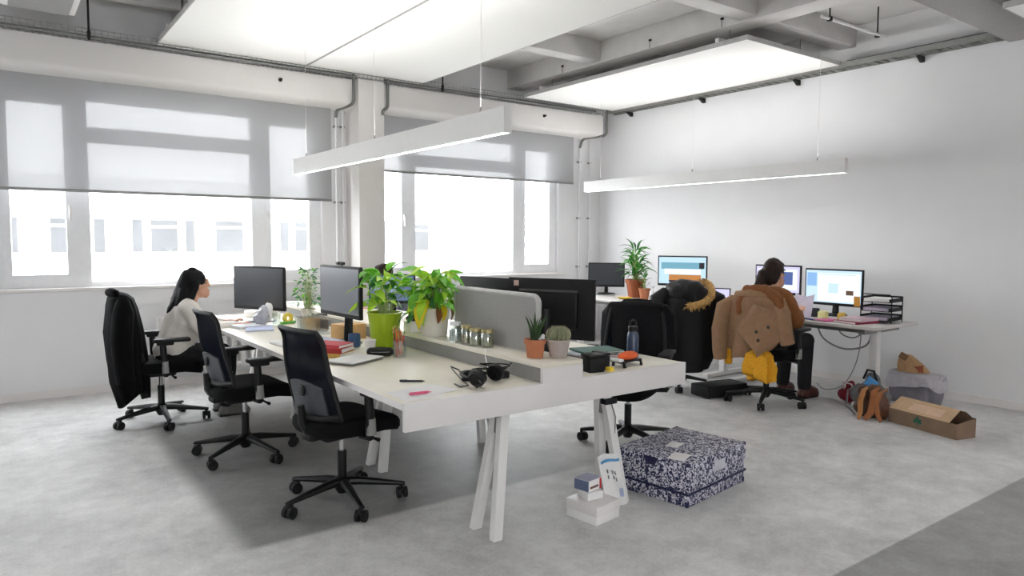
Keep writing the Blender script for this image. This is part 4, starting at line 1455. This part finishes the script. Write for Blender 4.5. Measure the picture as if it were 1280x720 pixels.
t = thing('card_box', 'white square card box on the shelf left of the white planter', 'box', (2.31, 4.30, .858), R(5))
MB().box((0, 0, .035), (.09, .09, .07), bev=.002).build('carton', PAPER, t)
MB().box((0, 0, .071), (.092, .092, .004), bev=.001).build('lid', WHITE_LAC, t)
t = thing('pouch', 'dark red and black pouch on the white card box', 'pouch', (2.31, 4.30, .932), R(20))
blob('pouch', [((-.04, 0, .02), (.04, 0, .02), .02, .018)], mat('dark_red_cloth', '5A1A24', .8), t, [((0, 0, .022), (.06, .035, .022))], voxel=.006, ruffle=.004, rscale=20)
MB().box((0, 0, .043), (.07, .012, .006), bev=.002).build('flap', BLACKP, t)

t = thing('pen', 'black ballpoint pen lying on the near bench desktop', 'pen', (1.724, 3.217, D + .006), R(-36))
MB().tube([(-.066, 0, 0), (-.06, 0, 0), (.05, 0, 0), (.066, 0, 0)], [.003, .0055, .0055, .0012], 10).build('barrel', BLACKP, t)
MB().box((-.045, 0, .007), (.04, .003, .002)).build('clip', GREY_MET, t, smooth=0)
t = thing('highlighter', 'pink highlighter pen on the papers at the desk corner', 'pen', (1.615, 2.935, D + .009), R(-6))
MB().tube([(-.055, 0, 0), (-.05, 0, 0), (.03, 0, 0), (.045, 0, 0)], [.004, .007, .007, .004], 10).build('barrel', mat('pink_plastic', 'D8587E', .4), t)
MB().tube([(.042, 0, 0), (.058, 0, 0)], [.0035, .002], 8).build('tip', mat('pink_tip', 'E88AA8', .6), t)
for i, (x, y, rz, lb) in enumerate(((1.60, 2.955, -3, 'white paper sheet at the near left corner of the bench'), (1.70, 3.00, 12, 'white paper sheet lying under the black headset side'))):
    t = thing('paper_sheet', lb, 'paper', (x, y, D + .0005 + i * .0012), R(rz), 'papers on the near desktop')
    MB().box((0, 0, 0), (.21, .21 if i else .23, .0008)).build('sheet', PAPER, t, smooth=0)

# tangle of black headset and chargers
t = thing('headset', 'black headset with thick ear cups lying on the near desktop', 'headset', (2.0, 2.975, D), R(25))
t.scale = (1.2, 1.2, 1.2)
arc = [(.075 * math.cos(a), .095 * math.sin(a) + .0, .03 + .012 * math.sin(a)) for a in [R(-10 + 200 * i / 16) for i in range(17)]]
MB().tube(arc, .010, 8, flat=.6).build('headband', BLACKP, t)
for s in (-1, 1):
    e = MB().lathe([(0, -.018), (.030, -.018), (.038, -.008), (.038, .008), (.030, .018), (.012, .018), (0, .012)], n=24, M=Matrix.Translation((s * .078, -.02, .040)) @ Matrix.Rotation(R(70), 4, 'Y')).build('ear_cup', BLACKM, t)
    MB().lathe([(.034, .0), (.036, s * -.012), (.024, s * -.022), (.016, s * -.016)], n=20, M=Matrix.Translation((s * .070, -.02, .040)) @ Matrix.Rotation(R(70), 4, 'Y')).build('ear_pad', SEATB, e)
MB().tube([(-.085, -.03, .04), (-.12, -.07, .03), (-.15, -.06, .02)], [.005, .004, .006], 8).build('microphone_boom', BLACKP, t)
t = thing('charger', 'black charger block with coiled cable right of the headset', 'charger', (2.16, 3.05, D), R(-20))
MB().box((0, 0, .018), (.10, .05, .036), bev=.008).build('block', BLACKM, t)
c = [(-.05 - .0 + .05 * math.cos(a * 1.0) * (1 + .05 * i % 3), .02 + .045 * math.sin(a), .012 + .002 * i) for i, a in enumerate([i * .5 for i in range(30)])]
MB().tube([(-.05, 0, .018)] + c + [(.06, .09, .03), (.075, .05, .07), (.065, .0, .075)], .004, 6).build('cable', BLACKP, t)
t = thing('charger', 'black plug-in adapter behind the headset', 'charger', (1.98, 3.09, D), R(40))
MB().box((0, 0, .025), (.055, .045, .05), bev=.008).build('block', BLACKM, t)
MB().tube([(.0, .02, .03), (.03, .06, .05), (.0, .09, .07), (-.05, .06, .06), (-.09, .0, .02), (-.14, -.05, .005), (-.18, -.02, .005), (-.12, .03, .005)], .0035, 6).build('cable', BLACKP, t)
for s in (-1, 1):
    MB().cyl((s * .009, -.022, .028), (s * .009, -.042, .028), .002, n=6).build('pin', CHROME, t)
t = thing('charging_cable', 'thin white cable hanging down from the shelf to the headset', 'cable', (2.12, 3.10, D))
MB().tube([(.135, .22, .112), (.09, .16, .115), (.035, .08, .10), (.03, .05, .05), (.0, .0, .02), (-.05, -.03, .004)], .003, 6).build('wire', PAPER, t)
MB().box((-.06, -.036, .006), (.03, .012, .008), rot=(0, 0, .5), bev=.002).build('connector', PAPER, t)

# right end of the bench
for lb, x, y, rz, s, nm in (('black cube-shaped box on the bench end right of the cactus', 2.70, 2.905, -8, (.10, .09, .10), 0), ('slim black box touching the cube box on the bench end', 2.80, 2.945, -8, (.055, .10, .098), 1)):
    t = thing('black_box', lb, 'box', (x, y, D), R(rz))
    MB().box((0, 0, s[2] * .4), (s[0], s[1], s[2] * .8), bev=.004).build('tray', BLACKM, t)
    MB().box((0, 0, s[2] * .91), (s[0] + .006, s[1] + .006, s[2] * .18), bev=.004).build('lid', BLACKP, t)
t = thing('sticky_note_block', 'small yellow sticky note block before the black boxes', 'note block', (2.79, 2.862, D), R(5))
MB().box((0, 0, .011), (.035, .035, .022), bev=.001).build('notes', mat('yellow_note', 'E9C93A', .8), t)
for i, (lb, c, dx, rz) in enumerate((('white magazine lowest under the green folder', 'D9DCE4', 0, 8), ('pink-edged magazine in the middle under the green folder', 'C8A4B4', .01, -4), ('pale grey magazine just under the green folder', 'BFC6CE', -.01, 12),
                                     ('dark green folder topmost behind the black boxes', '3F6A60', .03, -14))):
    book(lb, 3.02 + dx, 3.25, D + .013 * i, R(rz), .28, .21, .0125, c, name='magazine' if i < 3 else 'folder', cat='magazine' if i < 3 else 'folder', group='magazines by the big monitor')
t = thing('desk_stand', 'orange wedge-shaped pad on a small black stand at the bench end', 'desk stand', (2.99, 2.93, D), R(8))
for s in (-1, 1):
    MB().tube([(s * .08 - .0, -.05, 0), (s * .08, -.045, .03), (s * .06, .045, .03), (s * .06, .05, 0)], .010, 8).build('leg', BLACKP, t)
MB().box((0, 0, .033), (.19, .09, .010), bev=.003).build('plate', BLACKP, t)
blob('pad', [((-.05, 0, .055), (.06, 0, .06), .018, .022)], mat('orange_foam', 'E8622C', .7), t, [((.015, 0, .058), (.085, .042, .026))], voxel=.006, smooth=4)
MB().box((-.10, -.01, .045), (.05, .06, .02), rot=(0, .2, 0), bev=.004).build('white_tab', PAPER, t)
t = thing('water_bottle', 'translucent blue water bottle with dark loop cap on the bench edge', 'bottle', (3.25, 3.13, D))
BOT = mat('blue_bottle_plastic', '37435C', .2, var=.05)
MB().lathe([(0, 0), (.032, 0), (.037, .006), (.037, .135), (.031, .155), (.026, .163), (.026, .17), (0, .17)], n=24).build('body', BOT, t)
MB().lathe([(0, .165), (.030, .165), (.031, .19), (.024, .196), (0, .196)], n=20).build('cap', BLACKP, t)
MB().tube([(-.024, 0, .19), (-.028, 0, .225), (.0, 0, .238), (.026, 0, .225), (.024, 0, .19)], .006, 8).build('loop', BLACKP, t)

# far end of the bench
for i, (lb, x, y, rz, c) in enumerate((('stack of white papers at the far left of the bench', 1.66, 6.02, 10, 'E6E8EF'), ('blue-tinted paper pad beside the far papers', 1.72, 5.80, -15, 'C3CCE8'))):
    book(lb, x, y, D, R(rz), .21, .30, .02 if i == 0 else .012, c, name='paper_pad', cat='paper')
t = thing('plastic_bag', 'crumpled pale grey plastic bag before the dark blank monitor', 'bag', (1.80, 6.02, D))
blob('bag', [((0, 0, .05), (.03, .02, .14), .05, .035)], mat('crumpled_plastic', 'A9ABB4', .35, var=.2, scale=20), t, [((0, 0, .06), (.075, .06, .06))], voxel=.008, ruffle=.022, rscale=18, seed=5)
blob('white_lining', [((.05, .03, .06), (.08, .05, .16), .04, .03)], PAPER, t, voxel=.008, ruffle=.014, rscale=18, seed=8)
t = thing('tape_dispenser', 'yellow and green tape dispenser before the dark blank monitor', 'tape dispenser', (2.03, 6.03, D), R(20))
MB().box((0, 0, .012), (.14, .05, .024), bev=.006).build('base', mat('green_plastic', '5FA84A', .4), t)
MB().lathe([(.022, -.015), (.045, -.015), (.045, .015), (.022, .015), (.022, -.015)], n=24, cap=False, M=Matrix.Translation((0, 0, .05)) @ Matrix.Rotation(PI / 2, 4, 'X')).build('tape_roll', mat('yellow_tape', 'E0C84A', .4), t)
for lb, x, y in (('clear drinking glass left of the yellow tape dispenser', 1.90, 5.93), ('clear drinking glass right of the yellow tape dispenser', 2.12, 5.70)):
    t = thing('drinking_glass', lb, 'glass', (x, y, D), 0, 'drinking glasses')
    MB().lathe([(0, 0), (.030, 0), (.036, .11), (.034, .11), (.028, .008), (0, .006)], n=20).build('glass', JARG, t)
t = thing('clear_tray', 'clear upright file holder on the far bench left of the tall monitor', 'file holder', (1.97, 5.28, D), R(10))
for k in range(5):
    MB().box((0, -.08 + .04 * k, .07), (.22, .003, .14)).build('divider_sheet', CUPG, t, smooth=0)
MB().box((0, 0, .003), (.23, .18, .006), bev=.001).build('base', LIDW, t)
t = thing('brown_jar', 'dark brown jar beside the foot of the tall monitor', 'jar', (2.10, 5.42, D))
MB().lathe([(0, 0), (.045, 0), (.05, .01), (.05, .09), (.038, .105), (.038, .12), (0, .12)], n=24).build('body', mat('brown_glass', '4A2C1C', .3), t)
MB().lathe([(0, .118), (.042, .118), (.042, .14), (0, .142)], n=24).build('lid', BLACKP, t)
t = thing('document_box', 'white flat box with lying papers behind the dark blank monitor', 'box', (2.02, 6.75, D), R(15))
MB().box((0, 0, .03), (.24, .20, .06), bev=.01).build('case', WHITE_MET, t)
MB().box((.0, 0, .062), (.2, .16, .005), bev=.001).build('paper_top', PAPER, t)
for lb, x, y, rz in (('white keyboard before the tall grey monitor', 1.62, 4.80, 93), ('white keyboard before the dark blank monitor', 1.60, 6.40, 96)):
    t = thing('keyboard', lb, 'keyboard', (x, y, D), R(rz), 'white keyboards')
    MB().box((0, 0, .007), (.40, .13, .012), bev=.004).build('case', WHITE_MET, t)
    k = MB()
    for i in range(15):
        for j in range(5):
            k.box((-.182 + .026 * i, -.048 + .024 * j, .015), (.021, .019, .005))
    k.build('keys', PAPER, t, smooth=0)['kind'] = 'stuff'

# ------------------------------------------------------------------ things on the rear desks
DR = .741
t = thing('letter_tray', 'black three-tier letter tray full of papers at the desk end', 'letter tray', (6.70, 3.27, DR), R(4))
for k in range(3):
    z = .02 + .085 * k
    tr = MB()
    tr.span((-.15, -.13, z), (.15, .13, z + .004))
    tr.span((-.15, .126, z), (.15, .13, z + .05)).span((-.15, -.13, z), (.15, -.126, z + .035)).span((.146, -.126, z), (.15, .126, z + .05))
    tr.build('tier', BLACKM, t, smooth=0)
    MB().box((-.005, 0, z + .02), (.27, .22, .028), rot=(0, 0, .03 * k)).build('paper_stack', PAPER if k == 2 else mat('lilac_paper', 'BDB4C6', .8), t, smooth=0)
for s in (-1, 1):
    for x in (-.12, .12):
        MB().tube([(x, s * .137, 0), (x, s * .137, .24)], .005, 6).build('upright', BLACKP, t)
MB().tube([(-.12, .137, .235), (-.12, .12, .262), (-.12, -.12, .262), (-.12, -.137, .235)], .005, 6).build('top_wire', BLACKP, t)
book('dark red folder at the near end of the rear desk', 6.42, 3.36, DR, R(80), .24, .32, .022, '8A2440', name='folder', cat='folder')
book('pale pink folder lying on the dark red folder', 6.44, 3.34, DR + .0225, R(86), .22, .30, .028, 'CDB3BC', name='folder', cat='folder')
book('magenta booklet beside the red folder', 6.34, 3.60, DR, R(75), .15, .21, .012, 'C0447E', name='booklet', cat='booklet')
t = thing('marker_pen', 'blue marker pen lying at the desk edge by the magenta booklet', 'pen', (6.26, 3.74, DR + .009), R(70))
MB().tube([(-.07, 0, 0), (-.065, 0, 0), (.03, 0, 0), (.065, 0, 0)], [.006, .008, .008, .004], 10).build('barrel', mat('blue_plastic', '34427E', .4), t)
MB().tube([(.03, 0, 0), (.075, 0, 0)], [.0088, .0078], 10).build('cap', BLACKP, t)
for lb, x, y, s, c in (('pink sticky note block under the large lit monitor', 6.58, 3.98, (.075, .075, .075), 'E0407E'), ('orange-red note block in front of the pink block', 6.50, 3.97, (.06, .06, .045), 'DD6A34'),
                       ('black pen pot block under the large lit monitor', 6.58, 3.87, (.07, .08, .08), '26282A'), ('pale yellow note block under the large lit monitor', 6.55, 3.76, (.075, .075, .06), 'E8E2A0'),
                       ('amber note block right of the monitor foot', 6.60, 3.60, (.08, .05, .055), 'E5C25A')):
    t = thing('note_block', lb, 'note block', (x, y, DR), R(8), 'stationery blocks')
    m = mat('block_' + c, c, .7)
    MB().box((0, 0, s[2] * .5), s, bev=.002).build('sheets', m, t)
    MB().box((0, 0, s[2] + .003), (s[0] * .9, s[1] * .9, .005), rot=(0, 0, .12)).build('top_sheet', m, t, smooth=0)
t = thing('sticky_note', 'orange sticky note stuck to the lower corner of the lit monitor', 'sticky note', (6.832, 3.575, .90), R(182))
MB().box((0, 0, .0), (.003, .06, .10), rot=(0, .1, 0)).build('note', mat('orange_note', 'E0A040', .7), t, smooth=0)
t = thing('paper_sheet', 'white paper sheet held up before the brown-haired woman', 'paper', (6.30, 3.83, DR), R(0))
MB().grid(lambda u, v: Vector((-.02 + .06 * v, -.10 + .20 * u, .005 + .24 * v - .03 * math.sin(u * PI))), 6, 6, thick=.001).build('sheet', mat('lilac_white_paper', 'DAD3E4', .8), t)
t = thing('saucer', 'yellow saucer under the palm pot edge on the corner desk', 'saucer', (6.46, 6.38, DR))
MB().lathe([(0, 0), (.06, 0), (.10, .02), (.096, .022), (.058, .005), (0, .005)], n=24).build('dish', mat('yellow_glaze', 'D9B93C', .4), t)
t = thing('white_bottle', 'white spray bottle before the blue and orange screen', 'bottle', (6.50, 5.95, DR))
MB().lathe([(0, 0), (.03, 0), (.033, .01), (.033, .11), (.014, .14), (.014, .16), (0, .16)], n=20).build('body', PAPER, t)
MB().box((.01, 0, .175), (.05, .02, .025), bev=.005).build('nozzle', LIDW, t)
t = thing('keyboard', 'pale keyboard before the dark corner monitor', 'keyboard', (6.50, 6.86, DR), R(130))
MB().box((0, 0, .007), (.40, .13, .012), bev=.004).build('case', WHITE_MET, t)
k = MB()
for i in range(15):
    for j in range(5):
        k.box((-.182 + .026 * i, -.048 + .024 * j, .015), (.021, .019, .005))
k.build('keys', GREY_MET, t, smooth=0)['kind'] = 'stuff'

CAB = mat('grey_cable', '8A8A8A', .6)
CABW = mat('pale_grey_cable', 'BDBDBD', .6)
for i, (lb, pts, r, m) in enumerate((
    ('thick grey cable looping low under the right-hand desk', [(6.75, 3.95, .70), (6.72, 3.85, .52), (6.70, 3.62, .44), (6.70, 3.40, .50), (6.72, 3.36, .66)], .009, CAB),
    ('grey cable in a short loop under the right-hand desk', [(6.80, 3.75, .70), (6.78, 3.70, .58), (6.76, 3.56, .55), (6.76, 3.46, .62), (6.78, 3.44, .70)], .007, CAB),
    ('thin grey cable falling from desk to the red bag', [(6.80, 3.50, .70), (6.80, 3.52, .40), (6.78, 3.58, .18), (6.74, 3.66, .05), (6.70, 3.80, .006), (6.9, 4.0, .006)], .005, CAB),
    ('pale cable swagged under the desk beside the trench coat woman', [(6.8, 4.55, .70), (6.78, 4.35, .60), (6.78, 4.15, .62), (6.8, 4.0, .70)], .006, CABW),
    ('pale cable hanging behind the brown-haired woman', [(6.8, 5.1, .70), (6.78, 5.0, .45), (6.78, 4.85, .35), (6.8, 4.72, .50), (6.8, 4.66, .70)], .006, CABW),
    ('pale cable hanging down between the parka and the trench coat', [(6.82, 5.3, .70), (6.84, 5.2, .5), (6.84, 5.15, .2), (6.9, 5.3, .006)], .005, CABW),
)):
    o = Vector(pts[0])
    P = [Vector(p) - o for p in pts]
    # smooth path
    path = []
    for a, b, c, d in zip([P[0]] + P[:-2], P[:-1], P[1:], P[2:] + [P[-1]]):
        for s in range(6):
            q = s / 6
            path.append(.5 * ((2 * b) + (c - a) * q + (2 * a - 5 * b + 4 * c - d) * q * q + (3 * b - a - 3 * c + d) * q ** 3))
    path.append(P[-1])
    t = thing('power_cable', lb, 'cable', o, 0, 'cables under the rear desks')
    MB().tube(path, r, 8).build('cord', m, t)
    MB().cyl((0, 0, -.03), (0, 0, .008), r * 1.6, n=8).build('plug', BLACKP, t)

t = thing('footrest_box', 'flat black box on the floor left of the trench coat chair', 'box', (5.62, 4.26, 0), R(-10))
MB().box((0, 0, .065), (.50, .24, .11), bev=.012).build('case', BLACKM, t)
for sx in (-1, 1):
    for sy in (-1, 1):
        MB().cyl((sx * .2, sy * .08, 0), (sx * .2, sy * .08, .012), .015, n=10).build('foot', BLACKP, t)

# ------------------------------------------------------------------ bags by the desk end
LEATH = mat('tan_leather', '8A4E1E', .5, var=.25, scale=12, bump=.2)
LEATHT = mat('light_tan_leather', 'A26A34', .5, var=.2, scale=12)
LEATHD = mat('dark_brown_leather', '4F2C17', .5, var=.25, scale=12)
REDB = mat('red_cloth', '7A1226', .8, var=.2, scale=20)
GREYB = mat('grey_canvas', '6E6B6C', .9, var=.15, scale=30)
t = thing('red_bag', 'small dark red bag slumped on the floor under the desk end', 'bag', (6.36, 3.33, 0))
blob('bag', [((0, -.06, .07), (0, .08, .07), .07, .07), ((0, 0, .1), (0, .02, .16), .06, .045)], REDB, t, voxel=.009, ruffle=.02, rscale=12, seed=2)
MB().tube([(-.05, .06, .13), (-.09, .05, .2), (-.08, -.02, .19), (-.06, -.05, .12)], .008, 6).build('strap', mat('white_strap', 'C9B9B5', .7), t)
t = thing('grey_bag', 'dark grey bag leaning between the red bag and the brown leather bag', 'bag', (6.26, 3.12, 0))
t.scale = (1.15, 1.15, 1.2)
blob('bag', [((0, -.07, .10), (0, .07, .10), .08, .08), ((0, 0, .12), (.02, .0, .22), .075, .05)], GREYB, t, [((0, 0, .1), (.09, .14, .1))], voxel=.010, ruffle=.018, rscale=10, seed=4)
MB().tube([(-.03, -.06, .22), (-.02, -.03, .29), (0, .03, .29), (.0, .06, .22)], .009, 6).build('handle', BLACKM, t)
t = thing('leather_bag', 'tan and dark brown leather bag with loose straps beside the cardboard box end', 'bag', (5.99, 2.95, 0), R(0))
blob('bag', [((0, -.06, .07), (0, .08, .08), .08, .085), ((0, -.04, .12), (.03, .02, .22), .075, .055), ((.0, .08, .1), (.02, .09, .2), .06, .045)], LEATHD, t, [((0, 0, .09), (.10, .14, .09))], voxel=.008, ruffle=.026, rscale=13, seed=7)
for k, (dy, w_, m, sway) in enumerate(((-.105, .020, LEATH, .03), (-.03, .028, LEATH, -.02), (.045, .022, LEATHT, .015))):
    MB().tube([(.02, dy + .01, .255), (-.065, dy + .01 + sway * .4, .235), (-.118, dy + sway, .15), (-.135, dy + sway * .3, .06), (-.15 - .02 * k, dy - sway, .010)], [w_ * .7, w_, w_ * 1.1, w_, w_ * .7], 8, flat=.35).build('strap', m, t, smooth=60)
MB().tube([(-.08, .12, .015), (-.15, .16, .10), (-.12, .17, .22), (-.03, .13, .27), (.03, .08, .26)], .011, 8, flat=.5).build('carry_handle', GREYB, t)
t = thing('blue_folder', 'bright blue packet sticking out above the brown leather bag', 'packet', (6.10, 3.05, .2), 0)
MB().box((0, 0, .045), (.02, .10, .13), rot=(R(28), R(12), 0), bev=.004).build('packet', mat('bright_blue', '4C93CF', .6), t)

t = thing('carrier_bag', 'grey bag with a crinkled clear rim by the wall', 'bag', (6.86, 3.0, 0), R(-6))
drape('bag_body', [(.27, 0, 0, .13, .19), (.24, 0, 0, .135, .20), (.12, 0, 0, .135, .205), (.04, 0, 0, .13, .20), (.0, 0, 0, .12, .19)], mat('grey_plastic_bag', '77737C', .5, var=.15, scale=10), t, fold=.014, seed=8, power=.5)
drape('crinkled_liner', [(.275, 0, 0, .150, .220), (.25, 0, 0, .158, .228), (.20, 0, 0, .160, .232), (.165, 0, 0, .158, .230)], mat('milky_plastic', 'B9B6BC', .35, var=.1, scale=20), t, fold=.012, seed=8, power=.5, cut=lambda th, q: -.03 * q * math.sin(3 * th))
rim = [(.152 * math.copysign(abs(math.cos(a)) ** .5, math.cos(a)), .222 * math.copysign(abs(math.sin(a)) ** .5, math.sin(a)), .262 + .016 * math.sin(5 * a)) for a in [2 * PI * i / 60 for i in range(61)]]
MB().tube(rim, .008, 8).build('crinkled_rim', MATS['milky_plastic'], t)
MB().tube([(-.02, -.205, .25), (-.03, -.245, .30), (.0, -.26, .27), (.02, -.235, .24), (.03, -.205, .25)], .010, 6).build('handle', MATS['milky_plastic'], t)
t = thing('paper_bag', 'crumpled brown paper bag standing out of the grey bag', 'bag', (6.83, 3.03, .20), R(15))
PB = mat('brown_paper', 'B08C66', .9, var=.12, scale=14)
drape('bag_body', [(.235, .0, .05, .035, .05), (.20, .0, .035, .045, .075), (.12, 0, .0, .06, .11), (.09, 0, 0, .065, .12)], PB, t, fold=.014, seed=15, k=(4, 7), power=.55)
MB().box((.0, .075, .225), (.10, .07, .06), rot=(.5, .1, .2), bev=.01).build('rolled_top', mat('dark_brown_paper', '7A5C40', .9), t)
MB().grid(lambda u, v: Vector((-.068 - .002 * math.sin(6 * u), -.10 + .12 * u, .10 + .07 * v * (1 - .5 * u))), 6, 4, thick=.003).build('printed_patch', mat('rust_print', '8A4A34', .9), t)

t = thing('cardboard_box', 'long brown cardboard box with a green mark lying open-ended on the floor', 'box', (5.985, 2.50, 0), R(-15.4))
L2, W2, HF, HR, HT = .60, .20, .118, .15, .198
MB().span((-.004 - W2 / 2, -L2 / 2, 0), (-W2 / 2, L2 / 2, HF)).build('front_side', CARDD, t, smooth=0)
MB().span((W2 / 2, -L2 / 2, 0), (W2 / 2 + .004, L2 / 2, HR)).build('rear_side', CARDD, t, smooth=0)
MB().span((-W2 / 2, -L2 / 2, 0), (W2 / 2, L2 / 2, .004)).build('bottom', CARDD, t, smooth=0)
prof = [(-W2 / 2, 0, .004), (W2 / 2, 0, .004), (W2 / 2, 0, HR), (.03, 0, HT), (-W2 / 2, 0, HF)]
MB().prism([(x, L2 / 2 - .004, z) for x, _, z in prof], (0, .004, 0)).build('end', CARD, t, smooth=0)
MB().prism([(x, -L2 / 2, min(z, .14)) for x, _, z in prof], (0, .004, 0)).build('end', CARDD, t, smooth=0)
CARDL = mat('pale_cardboard', 'B99C7C', .85, var=.06, scale=14)
MB().prism([(-W2 / 2 - .006, -L2 / 2 + .06, HF), (-W2 / 2 - .006, L2 / 2, HF), (.03, L2 / 2, HT), (.03, -L2 / 2 + .075, HT)], (.003, 0, .003)).build('top_flap', CARDL, t, smooth=0)
MB().prism([(.032, -L2 / 2 + .03, HT - .002), (.032, L2 / 2, HT - .002), (W2 / 2, L2 / 2, HR), (W2 / 2, -L2 / 2 + .03, HR)], (.0, 0, .003)).build('top_flap', CARD, t, smooth=0)
MB().prism([(-.085, -.15, HF + .0145), (-.085, .14, HF + .0145), (-.01, .14, HF + .0605), (-.01, -.15, HF + .0605)], (-.001, 0, .002)).build('paper_label', mat('pinkish_paper_label', 'C6A78E', .8), t, smooth=0)
g = MB()
for a, ln in ((90, .05), (35, .045), (145, .045), (0, .042), (180, .042)):
    q = Vector((0, math.cos(R(a)), math.sin(R(a))))
    s = Vector((0, -q.z, q.y))
    c = Vector((-W2 / 2 - .0055, .03, .058))
    g.prism([c, c + q * ln * .55 + s * .014, c + q * ln, c + q * ln * .55 - s * .014], (-.001, 0, 0))
g.span((-W2 / 2 - .0065, .026, .018), (-W2 / 2 - .0055, .034, .06))
g.build('green_mark', mat('green_print', '1F5A44', .8), t, smooth=0)

# ------------------------------------------------------------------ under the bench
def marbled():
    m = bpy.data.materials.new('navy_white_marbled_print')
    m.use_nodes = True
    nt = m.node_tree
    b = nt.nodes['Principled BSDF']
    tc = nt.nodes.new('ShaderNodeTexCoord')
    n = nt.nodes.new('ShaderNodeTexNoise'); n.inputs['Scale'].default_value = 58; n.inputs['Detail'].default_value = 2.5; n.inputs['Distortion'].default_value = 1.2
    nt.links.new(tc.outputs['Object'], n.inputs['Vector'])
    r = nt.nodes.new('ShaderNodeValToRGB')
    r.color_ramp.elements[0].position = .49; r.color_ramp.elements[1].position = .545
    r.color_ramp.elements[0].color = lin('1C1E48') + [1]; r.color_ramp.elements[1].color = lin('D3D2DC') + [1]
    nt.links.new(n.outputs['Fac'], r.inputs['Fac']); nt.links.new(r.outputs['Color'], b.inputs['Base Color'])
    b.inputs['Roughness'].default_value = .55
    return m


MARB = marbled()
NAVY = mat('navy_edge', '1A1C44', .5)
t = thing('storage_box', 'large blue and white marbled storage box beside the bench leg', 'box', (3.36, 2.81, 0), R(8))
MB().box((0, 0, .125), (.645, .49, .25), bev=.006).build('carton', MARB, t)
MB().box((0, 0, .196), (.657, .502, .11), bev=.006).build('lid', MARB, t)
e = MB()
for s in (-1, 1):
    e.span((-.330, s * .2515 - .002, .072), (.330, s * .2515 + .002, .084)); e.span((s * .329 - .002, -.2495, .072), (s * .329 + .002, .2495, .084))
e.build('lid_seam', NAVY, t, smooth=0)
for sx in (-1, 1):
    for sy in (-1, 1):
        c = MB().box((sx * .314, sy * .237, .018), (.024, .024, .036), bev=.008).box((sx * .318, sy * .240, .243), (.024, .024, .022), bev=.007)
        c.build('corner_cap', NAVY, t)
MB().box((-.05, .02, .2525), (.11, .075, .003), rot=(0, 0, .2)).build('paper_label', PAPER, t, smooth=0)
MB().box((-.235, -.13, .2525), (.14, .10, .002), rot=(0, 0, .25)).build('paper_label', PAPER, t, smooth=0)
MB().prism([(-.329, -.05, .245), (-.329, .05, .245), (-.329, .03, .20), (-.329, -.03, .20)], (-.004, 0, 0)).build('handle_tab', NAVY, t, smooth=0)
MB().span((-.05, -.2525, .15), (.07, -.2545, .21)).build('label_holder', mat('pale_label_holder', 'C9C8D0', .5), t, smooth=0)

t = thing('white_box', 'white cardboard box lowest of the small stack under the bench', 'box', (2.575, 2.755, 0), R(8))
MB().box((0, 0, .042), (.195, .21, .084), bev=.003).build('carton', PAPER, t)
MB().box((0, 0, .072), (.20, .215, .054), bev=.003).build('lid', WHITE_LAC, t)
t = thing('white_box', 'small white box in the middle of the stack under the bench', 'box', (2.572, 2.775, .1), R(-6))
MB().box((0, 0, .022), (.10, .10, .042), bev=.002).build('carton', PAPER, t)
MB().box((0, 0, .044), (.085, .04, .001)).build('lid_flap', WHITE_LAC, t, smooth=0)
t = thing('printed_box', 'small blue-grey printed box with red edge on top of the stack', 'box', (2.568, 2.79, .146), R(10))
MB().box((0, 0, .03), (.11, .10, .06), bev=.002).build('carton', PAPER, t)
MB().box((-.0562, 0, .03), (.002, .096, .056)).build('blue_side', mat('grey_blue_print', '5C6A88', .5), t, smooth=0)
MB().box((.0, 0, .061), (.106, .096, .002)).build('blue_top', mat('grey_lilac_print', '9A9CB4', .5), t, smooth=0)
MB().box((.045, -.0512, .03), (.014, .002, .056)).build('red_stripe', mat('red_print', 'C22A34', .5), t, smooth=0)
MB().box((-.01, -.0512, .022), (.07, .002, .012)).build('brown_stripe', mat('brown_print', '6A4A40', .5), t, smooth=0)

t = thing('mailing_bag', 'white mailing bag with a blue stripe leaning on the right trestle', 'bag', (2.775, 2.765, 0), R(6))
tilt = R(-7)
Mx = Matrix.Rotation(tilt, 4, 'X')


def bagf(u, v):
    p = Vector((-.085 + .17 * u + .03 * v * (0.0), -.012 * math.sin(PI * u) * math.sin(PI * min(1, v * 1.1)) + .004 * noise.noise(Vector((u * 5, v * 5, 2))), .005 + .30 * v + .008 * math.sin(u * 5)))
    return Mx @ (p + Vector((-.05 * v, 0, 0)))


MB().grid(bagf, 12, 14, thick=.008).build('bag_body', PAPER, t)


def strip(u0, u1, v0, v1, m, nm, n=6):
    MB().grid(lambda u, v: bagf(u0 + (u1 - u0) * u, v0 + (v1 - v0) * v) + Vector((0, -.0095, 0)), n, 3, thick=.001).build(nm, m, t)


strip(.04, .96, .86, .91, mat('blue_stripe_print', '4F8FC0', .5), 'blue_stripe')
for i, (u, v) in enumerate(((.42, .62), (.42, .52), (.54, .60), (.54, .48), (.2, .66), (.2, .55))):
    strip(u, u + .05, v, v + .07, mat('grey_print', '77777C', .7), 'printed_mark', 2)
strip(.62, .84, .18, .34, mat('pale_blue_print', 'A9B6D2', .6), 'printed_patch', 2)
t = thing('leg_fixing', 'small dark fixing plate under the desk top on the right trestle', 'fixing', (2.79, 2.865, .545))
MB().box((0, 0, .04), (.09, .05, .035), bev=.006).build('plate', BLACKM, t)
MB().tube([(.0, -.02, .03), (.02, -.035, -.05), (.02, -.03, -.16)], .004, 6).build('lead', GREY_MET, t)
